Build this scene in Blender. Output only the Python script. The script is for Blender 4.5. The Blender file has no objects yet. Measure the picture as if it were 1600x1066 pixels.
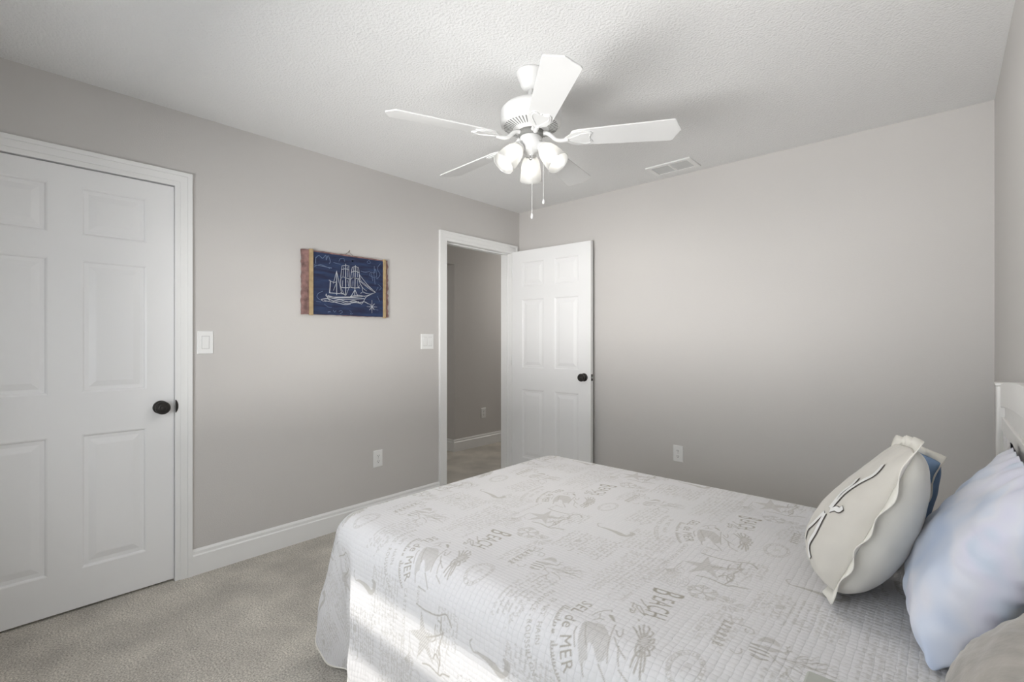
import bpy, bmesh, math, random
import numpy as np
from mathutils import Vector, Matrix
random.seed(7)
PI = math.pi
S = bpy.context.scene
C = S.collection

# ------------------------------------------------------------------ camera
cam_d = bpy.data.cameras.new('camera'); cam = bpy.data.objects.new('camera', cam_d); C.objects.link(cam)
YAW = math.atan(675/745.5)
cam.location = (0, 0, 1.242); cam.rotation_euler = (PI/2, 0, YAW)
cam_d.sensor_width = 36; cam_d.lens = 745.5/1600*36; cam_d.clip_start = 0.02
S.camera = cam
# ------------------------------------------------------------------ colour management
S.view_settings.view_transform = 'Standard'; S.view_settings.look = 'None'
S.view_settings.gamma = 1; S.view_settings.use_curve_mapping = False
S.view_settings.exposure = 1.04
# ------------------------------------------------------------------ world sky, sun, daylight through the window, added fill lights
w = bpy.data.worlds.new('sky'); S.world = w; w.use_nodes = True
bg = w.node_tree.nodes['Background']; bg.inputs[0].default_value = (0.80, 0.90, 1.0, 1); bg.inputs[1].default_value = 0.9
sd = bpy.data.lights.new('sun', 'SUN'); sun = bpy.data.objects.new('sun', sd); C.objects.link(sun)
sd.energy = 1.3; sd.angle = math.radians(1.1); sd.color = (1.0, 0.965, 0.90)
SUN = Vector((0.35, 1.0, -0.974))
sun.rotation_euler = SUN.to_track_quat('-Z', 'Y').to_euler(); sun.location = (-2, -4, 5)
def area(name, loc, direction, sx, sy, power, color):
    d = bpy.data.lights.new(name, 'AREA'); d.shape = 'RECTANGLE'; d.size = sx; d.size_y = sy
    d.energy = power; d.color = color
    o = bpy.data.objects.new(name, d); C.objects.link(o); o.location = loc
    o.rotation_euler = Vector(direction).to_track_quat('-Z', 'Y').to_euler(); return o
area('window_daylight', (-1.15, -0.50, 1.35), (0, 1, .12), 1.6, 1.2, 14, (0.95, 0.975, 1.0))
area('ceiling_fill', (-1.15, -2.6, 0.10), (0, 1, .75), 4.0, 1.6, 200, (1.0, 0.985, 0.96))  # area light added outside, aimed up through the window to brighten the ceiling
area('back_wall_fill', (1.5, -6.5, 0.55), (-.2, 1, 0.02), 8.0, 1.3, 430, (1.0, 0.985, 0.965))  # area light added far outside to brighten the back wall; no facade stands there
area('hall_fill', (-3.6, 5.6, 2.0), (0.0, -1, -0.2), 0.8, 0.8, 5.5, (1, 0.97, 0.92))  # fill light added at the end of the hall, which has no window
area('side_hall_fill', (-4.75, 1.5, 1.6), (0.1, 1, 0), 0.5, 1.2, 2.6, (1, 0.97, 0.92))  # fill light added to lift the dark wall of the side passage

# ------------------------------------------------------------------ room numbers
XL, XR, YB, YF, ZC = -2.954, 0.186, 3.365, -0.30, 2.44

# ------------------------------------------------------------------ material helpers
def mat(name, col, rough=0.5, bump=None, var=None, metal=0.0, spec=0.5, sheen=0.0):
    """bump=(scale, strength, distance, detail); var=(scale, amount)"""
    m = bpy.data.materials.new(name); m.use_nodes = True; nt = m.node_tree; N = nt.nodes; L = nt.links
    b = N['Principled BSDF']; b.inputs['Base Color'].default_value = (*col, 1); b.inputs['Roughness'].default_value = rough
    b.inputs['Metallic'].default_value = metal; b.inputs['Specular IOR Level'].default_value = spec
    if sheen: b.inputs['Sheen Weight'].default_value = sheen
    tc = N.new('ShaderNodeTexCoord')
    if var:
        n = N.new('ShaderNodeTexNoise'); n.inputs['Scale'].default_value = var[0]; n.inputs['Detail'].default_value = 5
        L.new(tc.outputs['Object'], n.inputs['Vector'])
        r = N.new('ShaderNodeMapRange'); r.inputs[1].default_value = .3; r.inputs[2].default_value = .7
        r.inputs[3].default_value = 1-var[1]; r.inputs[4].default_value = 1+var[1]; L.new(n.outputs[0], r.inputs[0])
        x = N.new('ShaderNodeVectorMath'); x.operation = 'SCALE'; x.inputs[0].default_value = col
        L.new(r.outputs[0], x.inputs['Scale']); L.new(x.outputs[0], b.inputs['Base Color'])
    if bump:
        n = N.new('ShaderNodeTexNoise'); n.inputs['Scale'].default_value = bump[0]; n.inputs['Detail'].default_value = bump[3] if len(bump) > 3 else 2
        L.new(tc.outputs['Object'], n.inputs['Vector'])
        u = N.new('ShaderNodeBump'); u.inputs['Strength'].default_value = bump[1]; u.inputs['Distance'].default_value = bump[2]
        L.new(n.outputs[0], u.inputs['Height']); L.new(u.outputs[0], b.inputs['Normal'])
    return m

M = {}
M['wall'] = mat('wall_paint', (0.605, 0.585, 0.565), 0.62, (170, .35, .0016, 3), (1.2, .012))
M['ceiling'] = mat('ceiling_texture', (0.85, 0.85, 0.845), 0.8, (95, .8, .006, 4))
M['trim'] = mat('trim_paint', (0.86, 0.86, 0.85), 0.35, (40, .05, .001))
M['door'] = mat('door_paint', (0.87, 0.87, 0.87), 0.40, (60, .12, .001))
M['plate'] = mat('white_plastic', (0.85, 0.85, 0.84), 0.35, (20, .02, .001))
M['dark_slot'] = mat('dark_slot', (0.03, 0.03, 0.03), 0.6, (20, .02, .001))
M['bronze'] = mat('oil_rubbed_bronze', (0.035, 0.032, 0.030), 0.38, (30, .08, .001), None, 0.6)
M['steel'] = mat('brushed_steel', (0.55, 0.55, 0.55), 0.3, (50, .05, .001), None, 1.0)
M['fan'] = mat('fan_white', (0.75, 0.75, 0.745), 0.35, (30, .03, .001))
M['vent_in'] = mat('vent_inside', (0.22, 0.22, 0.21), 0.8, (20, .1, .001))
M['white_wood'] = mat('white_painted_wood', (0.80, 0.785, 0.76), 0.45, (25, .12, .002), (8, .02))
M['night'] = mat('grey_green_paint', (0.43, 0.44, 0.40), 0.5, (30, .08, .001), (6, .03))
M['mattress'] = mat('mattress_ticking', (0.75, 0.74, 0.72), 0.8, (80, .3, .002))
M['cream'] = mat('cream_cotton', (0.61, 0.58, 0.525), 0.85, (500, .25, .0008, 2), (9, .035), sheen=.15)
M['cream_back'] = mat('pale_back_cotton', (0.70, 0.68, 0.62), 0.85, (400, .2, .0008, 2), (7, .03), sheen=.15)
M['ruffle'] = mat('ruffle_cotton', (0.78, 0.755, 0.69), 0.85, (400, .2, .0008))
M['emb_white'] = mat('embroidery_white', (0.80, 0.79, 0.77), 0.7, (600, .3, .001))
M['emb_dark'] = mat('embroidery_dark', (0.10, 0.085, 0.075), 0.8, (600, .3, .001))
M['denim'] = mat('blue_cotton', (0.16, 0.25, 0.40), 0.85, (400, .25, .001), (20, .08))
M['taupe'] = mat('taupe_fleece', (0.40, 0.37, 0.33), 0.95, (60, .5, .004, 5), (14, .22), sheen=.3)
M['wood_red'] = mat('weathered_red_wood', (0.24, 0.14, 0.13), 0.8, (60, .8, .004, 5), (30, .45))
M['batten'] = mat('tan_batten', (0.42, 0.31, 0.17), 0.7, (60, .4, .002), (30, .2))
M['chalk'] = mat('chalk_white', (0.60, 0.62, 0.65), 0.8, (100, .2, .001))
M['chalk_dim'] = mat('chalk_faded', (0.17, 0.23, 0.36), 0.8, (100, .2, .001))
M['nail'] = mat('rusty_nail', (0.13, 0.09, 0.05), 0.6, (50, .2, .001), None, .5)

def navy_mat():
    m = mat('navy_board', (0.02, 0.035, 0.11), 0.7, (40, .3, .001, 4)); N = m.node_tree.nodes; L = m.node_tree.links
    tc = N.new('ShaderNodeTexCoord'); mp = N.new('ShaderNodeMapping'); mp.inputs['Scale'].default_value = (1, 3, 22)
    n = N.new('ShaderNodeTexNoise'); n.inputs['Scale'].default_value = 2.2; n.inputs['Detail'].default_value = 6
    r = N.new('ShaderNodeValToRGB'); r.color_ramp.elements[0].position = .35; r.color_ramp.elements[1].position = .75
    r.color_ramp.elements[0].color = (.010, .013, .045, 1); r.color_ramp.elements[1].color = (.022, .048, .13, 1)
    L.new(tc.outputs['Object'], mp.inputs[0]); L.new(mp.outputs[0], n.inputs['Vector']); L.new(n.outputs[0], r.inputs[0])
    L.new(r.outputs[0], N['Principled BSDF'].inputs['Base Color']); return m
M['navy'] = navy_mat()

def carpet_mat():
    m = mat('carpet', (0.42, 0.39, 0.35), 0.95, sheen=.25, spec=.15); N = m.node_tree.nodes; L = m.node_tree.links
    tc = N.new('ShaderNodeTexCoord')
    a = N.new('ShaderNodeTexNoise'); a.inputs['Scale'].default_value = 150; a.inputs['Detail'].default_value = 3; a.inputs['Roughness'].default_value = .7
    b = N.new('ShaderNodeTexNoise'); b.inputs['Scale'].default_value = 4.5; b.inputs['Detail'].default_value = 4
    for t in (a, b): L.new(tc.outputs['Object'], t.inputs['Vector'])
    r = N.new('ShaderNodeValToRGB'); e = r.color_ramp.elements
    e[0].position = .30; e[0].color = (.22, .195, .155, 1); e[1].position = .68; e[1].color = (.82, .77, .69, 1)
    L.new(a.outputs[0], r.inputs[0])
    g = N.new('ShaderNodeMapRange'); g.inputs[1].default_value = .3; g.inputs[2].default_value = .7; g.inputs[3].default_value = .80; g.inputs[4].default_value = 1.18
    L.new(b.outputs[0], g.inputs[0])
    x = N.new('ShaderNodeVectorMath'); x.operation = 'SCALE'; L.new(r.outputs[0], x.inputs[0]); L.new(g.outputs[0], x.inputs['Scale'])
    L.new(x.outputs[0], N['Principled BSDF'].inputs['Base Color'])
    u = N.new('ShaderNodeBump'); u.inputs['Strength'].default_value = .9; u.inputs['Distance'].default_value = .006
    L.new(a.outputs[0], u.inputs['Height']); L.new(u.outputs[0], N['Principled BSDF'].inputs['Normal']); return m
M['carpet'] = carpet_mat()

def glass_shade_mat():
    m = bpy.data.materials.new('frosted_glass'); m.use_nodes = True; nt = m.node_tree; N = nt.nodes; L = nt.links
    N.remove(N['Principled BSDF']); out = N['Material Output']
    tc = N.new('ShaderNodeTexCoord'); n = N.new('ShaderNodeTexNoise'); n.inputs['Scale'].default_value = 40
    L.new(tc.outputs['Object'], n.inputs['Vector'])
    u = N.new('ShaderNodeBump'); u.inputs['Strength'].default_value = .05; L.new(n.outputs[0], u.inputs['Height'])
    t = N.new('ShaderNodeBsdfTranslucent'); t.inputs[0].default_value = (.60, .60, .59, 1)
    g = N.new('ShaderNodeBsdfDiffuse'); g.inputs[0].default_value = (.70, .70, .69, 1)
    p = N.new('ShaderNodeBsdfTransparent'); p.inputs[0].default_value = (1, 1, 1, 1)
    gl = N.new('ShaderNodeBsdfGlossy'); gl.inputs['Roughness'].default_value = .25
    for s_ in (t, g, gl): L.new(u.outputs[0], s_.inputs['Normal'])
    a = N.new('ShaderNodeMixShader'); a.inputs[0].default_value = .40; L.new(t.outputs[0], a.inputs[1]); L.new(g.outputs[0], a.inputs[2])
    b = N.new('ShaderNodeMixShader'); b.inputs[0].default_value = .22; L.new(a.outputs[0], b.inputs[1]); L.new(p.outputs[0], b.inputs[2])
    c = N.new('ShaderNodeMixShader'); c.inputs[0].default_value = .06; L.new(b.outputs[0], c.inputs[1]); L.new(gl.outputs[0], c.inputs[2])
    L.new(c.outputs[0], out.inputs[0]); return m
M['shade'] = glass_shade_mat()
def emit_mat(name, col, s):
    m = bpy.data.materials.new(name); m.use_nodes = True; b = m.node_tree.nodes['Principled BSDF']
    b.inputs['Base Color'].default_value = (*col, 1); b.inputs['Emission Color'].default_value = (*col, 1); b.inputs['Emission Strength'].default_value = s; return m
M['bulb'] = emit_mat('lit_bulb', (1.0, .97, .92), 4)
def pane_mat():
    m = bpy.data.materials.new('window_glass'); m.use_nodes = True; nt = m.node_tree; N = nt.nodes; L = nt.links
    N.remove(N['Principled BSDF']); p = N.new('ShaderNodeBsdfTransparent'); g = N.new('ShaderNodeBsdfGlossy'); g.inputs['Roughness'].default_value = 0.02
    x = N.new('ShaderNodeMixShader'); x.inputs[0].default_value = .06
    L.new(p.outputs[0], x.inputs[1]); L.new(g.outputs[0], x.inputs[2]); L.new(x.outputs[0], N['Material Output'].inputs[0]); return m
M['pane'] = pane_mat()

def case_mat():
    """pillowcase: white with soft watercolour patches of blue, lavender and cream"""
    m = mat('watercolour_case', (0.72, 0.75, 0.84), 0.8, (260, .15, .0008), sheen=.1); N = m.node_tree.nodes; L = m.node_tree.links
    tc = N.new('ShaderNodeTexCoord'); mp = N.new('ShaderNodeMapping'); mp.inputs['Scale'].default_value = (1, .8, .8)
    L.new(tc.outputs['Object'], mp.inputs[0])
    n = N.new('ShaderNodeTexNoise'); n.inputs['Scale'].default_value = 7.5; n.inputs['Detail'].default_value = 2; L.new(mp.outputs[0], n.inputs['Vector'])
    r = N.new('ShaderNodeValToRGB'); e = r.color_ramp.elements
    e[0].position = .30; e[0].color = (.54, .62, .78, 1); e[1].position = .72; e[1].color = (.72, .71, .68, 1)
    for p, c in ((.42, (.65, .70, .81)), (.50, (.74, .75, .82)), (.58, (.72, .72, .83)), (.66, (.62, .69, .80))):
        k = e.new(p); k.color = (*c, 1)
    L.new(n.outputs[0], r.inputs[0]); L.new(r.outputs[0], N['Principled BSDF'].inputs['Base Color']); return m
M['case'] = case_mat()

def coverlet_mat():
    m = mat('printed_coverlet', (0.80, 0.79, 0.78), 0.85, sheen=.1, spec=.25); N = m.node_tree.nodes; L = m.node_tree.links
    at = N.new('ShaderNodeAttribute'); at.attribute_name = 'print'
    fl = N.new('ShaderNodeAttribute'); fl.attribute_name = 'flat'
    mix = N.new('ShaderNodeMix'); mix.data_type = 'RGBA'; L.new(at.outputs['Fac'], mix.inputs['Factor'])
    mix.inputs['A'].default_value = (.70, .69, .695, 1); mix.inputs['B'].default_value = (.36, .335, .29, 1)
    L.new(mix.outputs['Result'], N['Principled BSDF'].inputs['Base Color'])
    sp = N.new('ShaderNodeSeparateXYZ'); L.new(fl.outputs['Vector'], sp.inputs[0])
    nz = N.new('ShaderNodeTexNoise'); nz.inputs['Scale'].default_value = 35; nz.inputs['Detail'].default_value = 3; L.new(fl.outputs['Vector'], nz.inputs['Vector'])
    def wave(sock, per):
        a = N.new('ShaderNodeMath'); a.operation = 'MULTIPLY'; a.inputs[1].default_value = PI/per; L.new(sock, a.inputs[0])
        j = N.new('ShaderNodeMath'); j.operation = 'MULTIPLY_ADD'; j.inputs[1].default_value = 1.6; L.new(nz.outputs[0], j.inputs[0]); L.new(a.outputs[0], j.inputs[2])
        b = N.new('ShaderNodeMath'); b.operation = 'SINE'; L.new(j.outputs[0], b.inputs[0])
        c = N.new('ShaderNodeMath'); c.operation = 'ABSOLUTE'; L.new(b.outputs[0], c.inputs[0])
        d = N.new('ShaderNodeMath'); d.operation = 'POWER'; d.inputs[1].default_value = .5; L.new(c.outputs[0], d.inputs[0]); return d.outputs[0]
    s1 = wave(sp.outputs[1], .0135); s2 = wave(sp.outputs[0], .0165)
    k = N.new('ShaderNodeMath'); k.operation = 'MULTIPLY_ADD'; k.inputs[1].default_value = .95; h1 = N.new('ShaderNodeMath'); h1.operation = 'MULTIPLY'; h1.inputs[1].default_value = .6; L.new(s1, h1.inputs[0]); L.new(s2, k.inputs[0]); L.new(h1.outputs[0], k.inputs[2])
    k2 = N.new('ShaderNodeMath'); k2.operation = 'MULTIPLY_ADD'; k2.inputs[1].default_value = 1.2; L.new(nz.outputs[0], k2.inputs[0]); L.new(k.outputs[0], k2.inputs[2])
    u = N.new('ShaderNodeBump'); u.inputs['Strength'].default_value = .55; u.inputs['Distance'].default_value = .0028
    L.new(k2.outputs[0], u.inputs['Height']); L.new(u.outputs[0], N['Principled BSDF'].inputs['Normal']); return m
M['coverlet'] = coverlet_mat()

# ------------------------------------------------------------------ mesh helpers
def finish(name, me, m, parent, loc, smooth, bevel):
    o = bpy.data.objects.new(name, me); C.objects.link(o)
    for k in (m if isinstance(m, (list, tuple)) else [m]): me.materials.append(k)
    if parent is not None:
        o.parent = parent; o.location = Vector(loc)-WORLD[parent.name]
    else: o.location = loc
    WORLD[o.name] = Vector(loc)
    if smooth:
        for p in me.polygons: p.use_smooth = True
    if bevel:
        b = o.modifiers.new('bevel', 'BEVEL'); b.width = bevel; b.segments = 2; b.limit_method = 'ANGLE'
    return o
def obj(name, bm, m, parent=None, loc=None, smooth=False, bevel=0, recalc=True):
    me = bpy.data.meshes.new(name)
    if loc is None:
        xs = [v.co for v in bm.verts]
        loc = Vector(((min(v.x for v in xs)+max(v.x for v in xs))/2, (min(v.y for v in xs)+max(v.y for v in xs))/2, min(v.z for v in xs)))
    loc = Vector(loc); bm.transform(Matrix.Translation(-loc))
    if recalc: bmesh.ops.recalc_face_normals(bm, faces=bm.faces[:])
    bm.to_mesh(me); bm.free()
    return finish(name, me, m, parent, loc, smooth, bevel)
WORLD = {}
def thing(name, label, cat, loc, group=None):
    o = bpy.data.objects.new(name, None); C.objects.link(o); o.location = loc; o.empty_display_size = .05
    WORLD[o.name] = Vector(loc); return tag(o, label, cat, group)
def tag(o, label, cat=None, group=None):
    o['label'] = label
    if cat: o['category'] = cat
    if group: o['group'] = group
    return o
def struct(o, label=None):
    o['kind'] = 'structure'
    if label: o['label'] = label
    return o
def B(*boxes):
    bm = bmesh.new()
    for b in boxes: add_box(bm, *b)
    return bm
def add_box(bm, x0, x1, y0, y1, z0, z1):
    v = [bm.verts.new((x, y, z)) for z in (z0, z1) for x, y in ((x0, y0), (x1, y0), (x1, y1), (x0, y1))]
    for f in ((3, 2, 1, 0), (4, 5, 6, 7), (0, 1, 5, 4), (1, 2, 6, 5), (2, 3, 7, 6), (3, 0, 4, 7)): bm.faces.new([v[i] for i in f])
def add_lathe(bm, prof, seg=40, M4=None, cap0=True, cap1=True):
    """prof: list of (radius, z) around local z, transformed by M4"""
    M4 = M4 or Matrix.Identity(4); rings = []
    for r, z in prof:
        rings.append([bm.verts.new(M4 @ Vector((max(r, 1e-5)*math.cos(2*PI*k/seg), max(r, 1e-5)*math.sin(2*PI*k/seg), z))) for k in range(seg)])
    for a, b in zip(rings, rings[1:]):
        for k in range(seg): bm.faces.new((a[k], a[(k+1) % seg], b[(k+1) % seg], b[k]))
    if cap0: bm.faces.new(rings[0][::-1])
    if cap1: bm.faces.new(rings[-1])
def add_tube(bm, pts, r, seg=8):
    pts = [Vector(p) for p in pts]; rings = []; rr = r if isinstance(r, (list, tuple)) else [r]*len(pts)
    for i, p in enumerate(pts):
        t = (pts[min(i+1, len(pts)-1)]-pts[max(i-1, 0)]).normalized()
        a = t.orthogonal().normalized() if i == 0 else (pa - t*pa.dot(t)).normalized()
        pa = a; b = t.cross(a)
        rings.append([bm.verts.new(p+(a*math.cos(2*PI*k/seg)+b*math.sin(2*PI*k/seg))*rr[i]) for k in range(seg)])
    for x, y in zip(rings, rings[1:]):
        for k in range(seg): bm.faces.new((x[k], x[(k+1) % seg], y[(k+1) % seg], y[k]))
    bm.faces.new(rings[0][::-1]); bm.faces.new(rings[-1])
def add_prism(bm, pts, h0, h1, fn):
    """polygon pts (a,b) extruded from h0 to h1; fn(a,b,h)->world"""
    lo = [bm.verts.new(fn(a, b, h0)) for a, b in pts]; hi = [bm.verts.new(fn(a, b, h1)) for a, b in pts]; n = len(pts)
    bm.faces.new(lo[::-1]); bm.faces.new(hi)
    for i in range(n): bm.faces.new((lo[i], lo[(i+1) % n], hi[(i+1) % n], hi[i]))
def catmull(pts, n=8, closed=False):
    pts = [np.array(p, float) for p in pts]; out = []; N_ = len(pts)
    rng = range(N_ if closed else N_-1)
    for i in rng:
        p = [pts[(i+k) % N_] if closed else pts[min(max(i+k, 0), N_-1)] for k in (-1, 0, 1, 2)]
        for j in range(n):
            t = j/n
            out.append(.5*((2*p[1])+(-p[0]+p[2])*t+(2*p[0]-5*p[1]+4*p[2]-p[3])*t*t+(-p[0]+3*p[1]-3*p[2]+p[3])*t**3))
    if not closed: out.append(pts[-1])
    return out

# ================================================================== SETTING
D1a, D1b, DT = -0.176, 0.662, 2.048         # closet door opening on the left wall
D2a, D2b = 2.474, 3.252                     # doorway to the hall
T = 0.12
HX, HY = -4.07, 3.53                        # hall far wall and its corner
struct(obj('floor', B((-6.0, XR+T, YF-T, 6.0, -.1, 0)), M['carpet'], loc=(0, 0, -.1)), 'grey beige cut pile carpet covering the bedroom and hall')
struct(obj('ceiling', B((-6.0, XR+T, YF-T, 6.0, ZC, ZC+.1)), M['ceiling'], loc=(0, 0, ZC)), 'white knockdown textured ceiling')
struct(obj('wall_left', B((XL-T, XL, YF-T, D1a, 0, ZC), (XL-T, XL, D1a, D1b, DT, ZC), (XL-T, XL, D1b, D2a, 0, ZC),
      (XL-T, XL, D2a, D2b, DT, ZC), (XL-T, XL, D2b, YB+T, 0, ZC)), M['wall'], loc=(XL, 0, 0)), 'greige painted wall with the two doors')
struct(obj('wall_back', B((XL, XR+T, YB, YB+T, 0, ZC)), M['wall'], loc=(0, YB, 0)), 'greige painted wall beyond the bed')
struct(obj('wall_right', B((XR, XR+T, YF-T, YB, 0, ZC)), M['wall'], loc=(XR, 0, 0)), 'greige painted wall behind the headboard')
WX0, WX1, WZ0, WZ1 = -2.0, -0.30, 0.75, 2.0
struct(obj('wall_front', B((XL, XR, YF-T, YF, 0, WZ0), (XL, XR, YF-T, YF, WZ1, ZC), (XL, WX0, YF-T, YF, WZ0, WZ1), (WX1, XR, YF-T, YF, WZ0, WZ1)),
      M['wall'], loc=(0, YF, 0)), 'greige painted window wall')
# the closet behind the closed door
struct(obj('wall_closet', B((XL-.8, XL-.72, -.6, 1.1, 0, ZC), (XL-.72, XL-T, -.6, -.52, 0, ZC), (XL-.72, XL-T, 1.02, 1.1, 0, ZC)), M['wall'], loc=(XL-.76, .25, 0)), 'inside wall of the closet')
# hall
struct(obj('wall_hall', B((HX-T, HX, HY, 6.0, 0, ZC), (HX-T, HX, 1.1, HY, 2.10, ZC), (HX-1.3, HX-T, HY, HY+T, 0, ZC), (HX-1.3, HX, 1.1, 1.2, 0, ZC), (HX-1.3, HX-1.2, 1.2, HY, 0, ZC)),
      M['wall'], loc=(HX, HY, 0)), 'greige hall wall seen through the doorway')
struct(obj('wall_hall_near', B((XL-T, XL-T+.02, YB+T, 6.0, 0, ZC), (HX, XL-.8, 1.1, 1.16, 0, ZC)), M['wall'], loc=(XL-T, 5, 0)), 'near wall of the hall')
struct(obj('wall_hall_end', B((HX-T, XL, 6.0, 6.1, 0, ZC)), M['wall'], loc=(HX, 6, 0)), 'end wall of the hall')

def base_profile(bm, p0, p1, nx, ny, h=.135, t=.015):
    prof = [(0, 0), (t, 0), (t, h-.033), (t*.62, h-.027), (t*.62, h-.012), (t*.2, h), (0, h)]
    a = [bm.verts.new((p0[0]+nx*o, p0[1]+ny*o, z)) for o, z in prof]; b = [bm.verts.new((p1[0]+nx*o, p1[1]+ny*o, z)) for o, z in prof]
    n = len(prof)
    for i in range(n): bm.faces.new((a[i], a[(i+1) % n], b[(i+1) % n], b[i]))
    bm.faces.new(a); bm.faces.new(b[::-1])
def baseboard(name, segs, label):
    bm = bmesh.new()
    for s_ in segs: base_profile(bm, *s_)
    return struct(obj(name, bm, M['trim'], loc=(segs[0][0][0], segs[0][0][1], 0)), label)
CW = .072
baseboard('baseboard_left', [((XL, D1b+CW), (XL, D2a-CW), 1, 0)], 'white baseboard along the left wall')
baseboard('baseboard_back', [((XL+.0, YB), (XR, YB), 0, -1)], 'white baseboard along the back wall')
baseboard('baseboard_right', [((XR, YF), (XR, YB-.016), -1, 0)], 'white baseboard along the headboard wall')
baseboard('baseboard_front', [((XL, YF), (XR-.016, YF), 0, 1)], 'white baseboard under the window')
baseboard('baseboard_hall', [((HX, HY-.015), (HX, 5.98), 1, 0), ((HX-1.19, HY), (HX, HY), 0, -1)], 'white baseboard along the hall wall turning its corner')

def casing(bm, side, y0, y1, zt, sgn=1, x=XL):
    """door casing profile around an opening y0..y1; stepped profile, one mesh"""
    def P(a, b, t0, t1, z0, z1): add_box(bm, *(sorted((x, x+sgn*t1))), a, b, z0, z1)
    for (o0, o1, th) in ((-.003, .020, .010), (.020, .052, .014), (.052, CW, .019)):
        P(y0-o1, y0-o0, 0, th, 0, zt+o1); P(y1+o0, y1+o1, 0, th, 0, zt+o1); P(y0-o0, y1+o0, 0, th, zt+o0, zt+o1)
def jamb(bm, y0, y1, zt, t=.012):
    add_box(bm, XL-T, XL, y0, y0+t, 0, zt); add_box(bm, XL-T, XL, y1-t, y1, 0, zt); add_box(bm, XL-T, XL, y0+t, y1-t, zt-t, zt)
J = .0
bm = bmesh.new(); casing(bm, 1, D1a, D1b, DT); add_box(bm, XL-T, XL, D1a-.004, D1a+.003, 0, DT); add_box(bm, XL-T, XL, D1b-.003, D1b+.004, 0, DT); add_box(bm, XL-T, XL, D1a, D1b, DT-.003, DT+.004)
for a, b in ((D1a, D1a+.012), (D1b-.012, D1b)): add_box(bm, XL-.052, XL-.040, a, b, 0, DT)
struct(obj('trim_1', bm, M['trim'], loc=(XL, D1b, 0)), 'white casing around the closed closet door')
bm = bmesh.new(); casing(bm, 1, D2a, D2b, DT); add_box(bm, XL-T, XL, D2a-.004, D2a+.004, 0, DT); add_box(bm, XL-T, XL, D2b-.004, D2b+.004, 0, DT); add_box(bm, XL-T, XL, D2a, D2b, DT-.004, DT+.004)
add_box(bm, XL-.055, XL-.043, D2b-.012, D2b, 0, DT); add_box(bm, XL-.055, XL-.043, D2a, D2a+.012, 0, DT); add_box(bm, XL-.055, XL-.043, D2a, D2b, DT-.012, DT)
for (o0, o1, th) in ((0.0, .02, .010), (.020, CW, .016)):
    add_box(bm, XL-T-th, XL-T, D2b+o0, D2b+o1, 0, DT+o1)
struct(obj('trim_2', bm, M['trim'], loc=(XL, D2a, 0)), 'white casing around the open hall doorway')

# window in the wall beside the camera (lets the sun in)
bm = B((WX0, WX1, YF-T, YF-.07, 1.42, 1.485), (WX0, WX0+.035, YF-T, YF-.05, WZ0, WZ1), (WX1-.035, WX1, YF-T, YF-.05, WZ0, WZ1), (WX0, WX1, YF-T, YF-.05, WZ0, WZ0+.04), (WX0, WX1, YF-T, YF-.05, WZ1-.04, WZ1))
win = struct(obj('window_1', bm, M['trim'], loc=(-1.4, YF-.09, WZ0)), 'white single hung window')
obj('pane', B((WX0+.035, WX1-.035, YF-.102, YF-.098, WZ0+.04, WZ1-.04)), M['pane'], win)
obj('window_sill', B((WX0-.04, WX1+.04, YF-.05, YF+.05, WZ0-.02, WZ0)), M['trim'], win)
bm = bmesh.new()
for k in range(16): add_box(bm, WX0+.04, WX1-.04, YF-.045, YF-.012, 1.60+k*.0235, 1.6035+k*.0235)
add_box(bm, WX0+.04, WX1-.04, YF-.045, YF-.012, 1.585, 1.598); add_box(bm, WX0+.04, WX1-.04, YF-.048, YF-.008, 1.97, 2.0)
add_box(bm, WX0+.05, WX1-.05, YF-.030, YF-.027, 1.59, 1.98)
obj('raised_blind', bm, M['plate'], win)

# ================================================================== DOORS
def door_mesh(W, Hh, zbot):
    """six-panel leaf in local coords: width along +x 0..W, thickness along y 0..-0.035, height z; both faces panelled"""
    bm = bmesh.new(); th = .035
    st = .115*W/.832; mid = .113*W/.832; pw = (W-2*st-mid)/2
    xs = [0, st, st+pw, st+pw+mid, W-st, W]
    zs = [zbot, .19, .808, 1.002, 1.617, 1.731, 1.953, Hh]
    for face, (y, s) in enumerate(((0, -1), (-th, 1))):
        def q(pts):
            vs = [bm.verts.new(p) for p in pts]; bm.faces.new(vs if face == 0 else vs[::-1])
        for i in range(5):
            for j in range(7):
                x0, x1, z0, z1 = xs[i], xs[i+1], zs[j], zs[j+1]
                if i in (1, 3) and j in (1, 3, 5):
                    lv = [(0, 0), (.006, .0025), (.010, .0075), (.026, .0085), (.052, .0025), (.056, .0022)]
                    for (a, da), (b, db) in zip(lv, lv[1:]):
                        R = lambda o, d: [(x0+o, y+s*d, z0+o), (x1-o, y+s*d, z0+o), (x1-o, y+s*d, z1-o), (x0+o, y+s*d, z1-o)]
                        A, Bq = R(a, da), R(b, db)
                        for k in range(4): q([A[k], A[(k+1) % 4], Bq[(k+1) % 4], Bq[k]])
                    o, d = lv[-1]; q([(x0+o, y+s*d, z0+o), (x1-o, y+s*d, z0+o), (x1-o, y+s*d, z1-o), (x0+o, y+s*d, z1-o)])
                else: q([(x0, y, z0), (x1, y, z0), (x1, y, z1), (x0, y, z1)])
    for p in (((0, 0, zbot), (0, 0, Hh), (0, -th, Hh), (0, -th, zbot)), ((W, 0, zbot), (W, -th, zbot), (W, -th, Hh), (W, 0, Hh)),
              ((0, 0, Hh), (W, 0, Hh), (W, -th, Hh), (0, -th, Hh)), ((0, 0, zbot), (0, -th, zbot), (W, -th, zbot), (W, 0, zbot))):
        bm.faces.new([bm.verts.new(v) for v in p])
    bmesh.ops.remove_doubles(bm, verts=bm.verts[:], dist=1e-5)
    return bm
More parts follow.
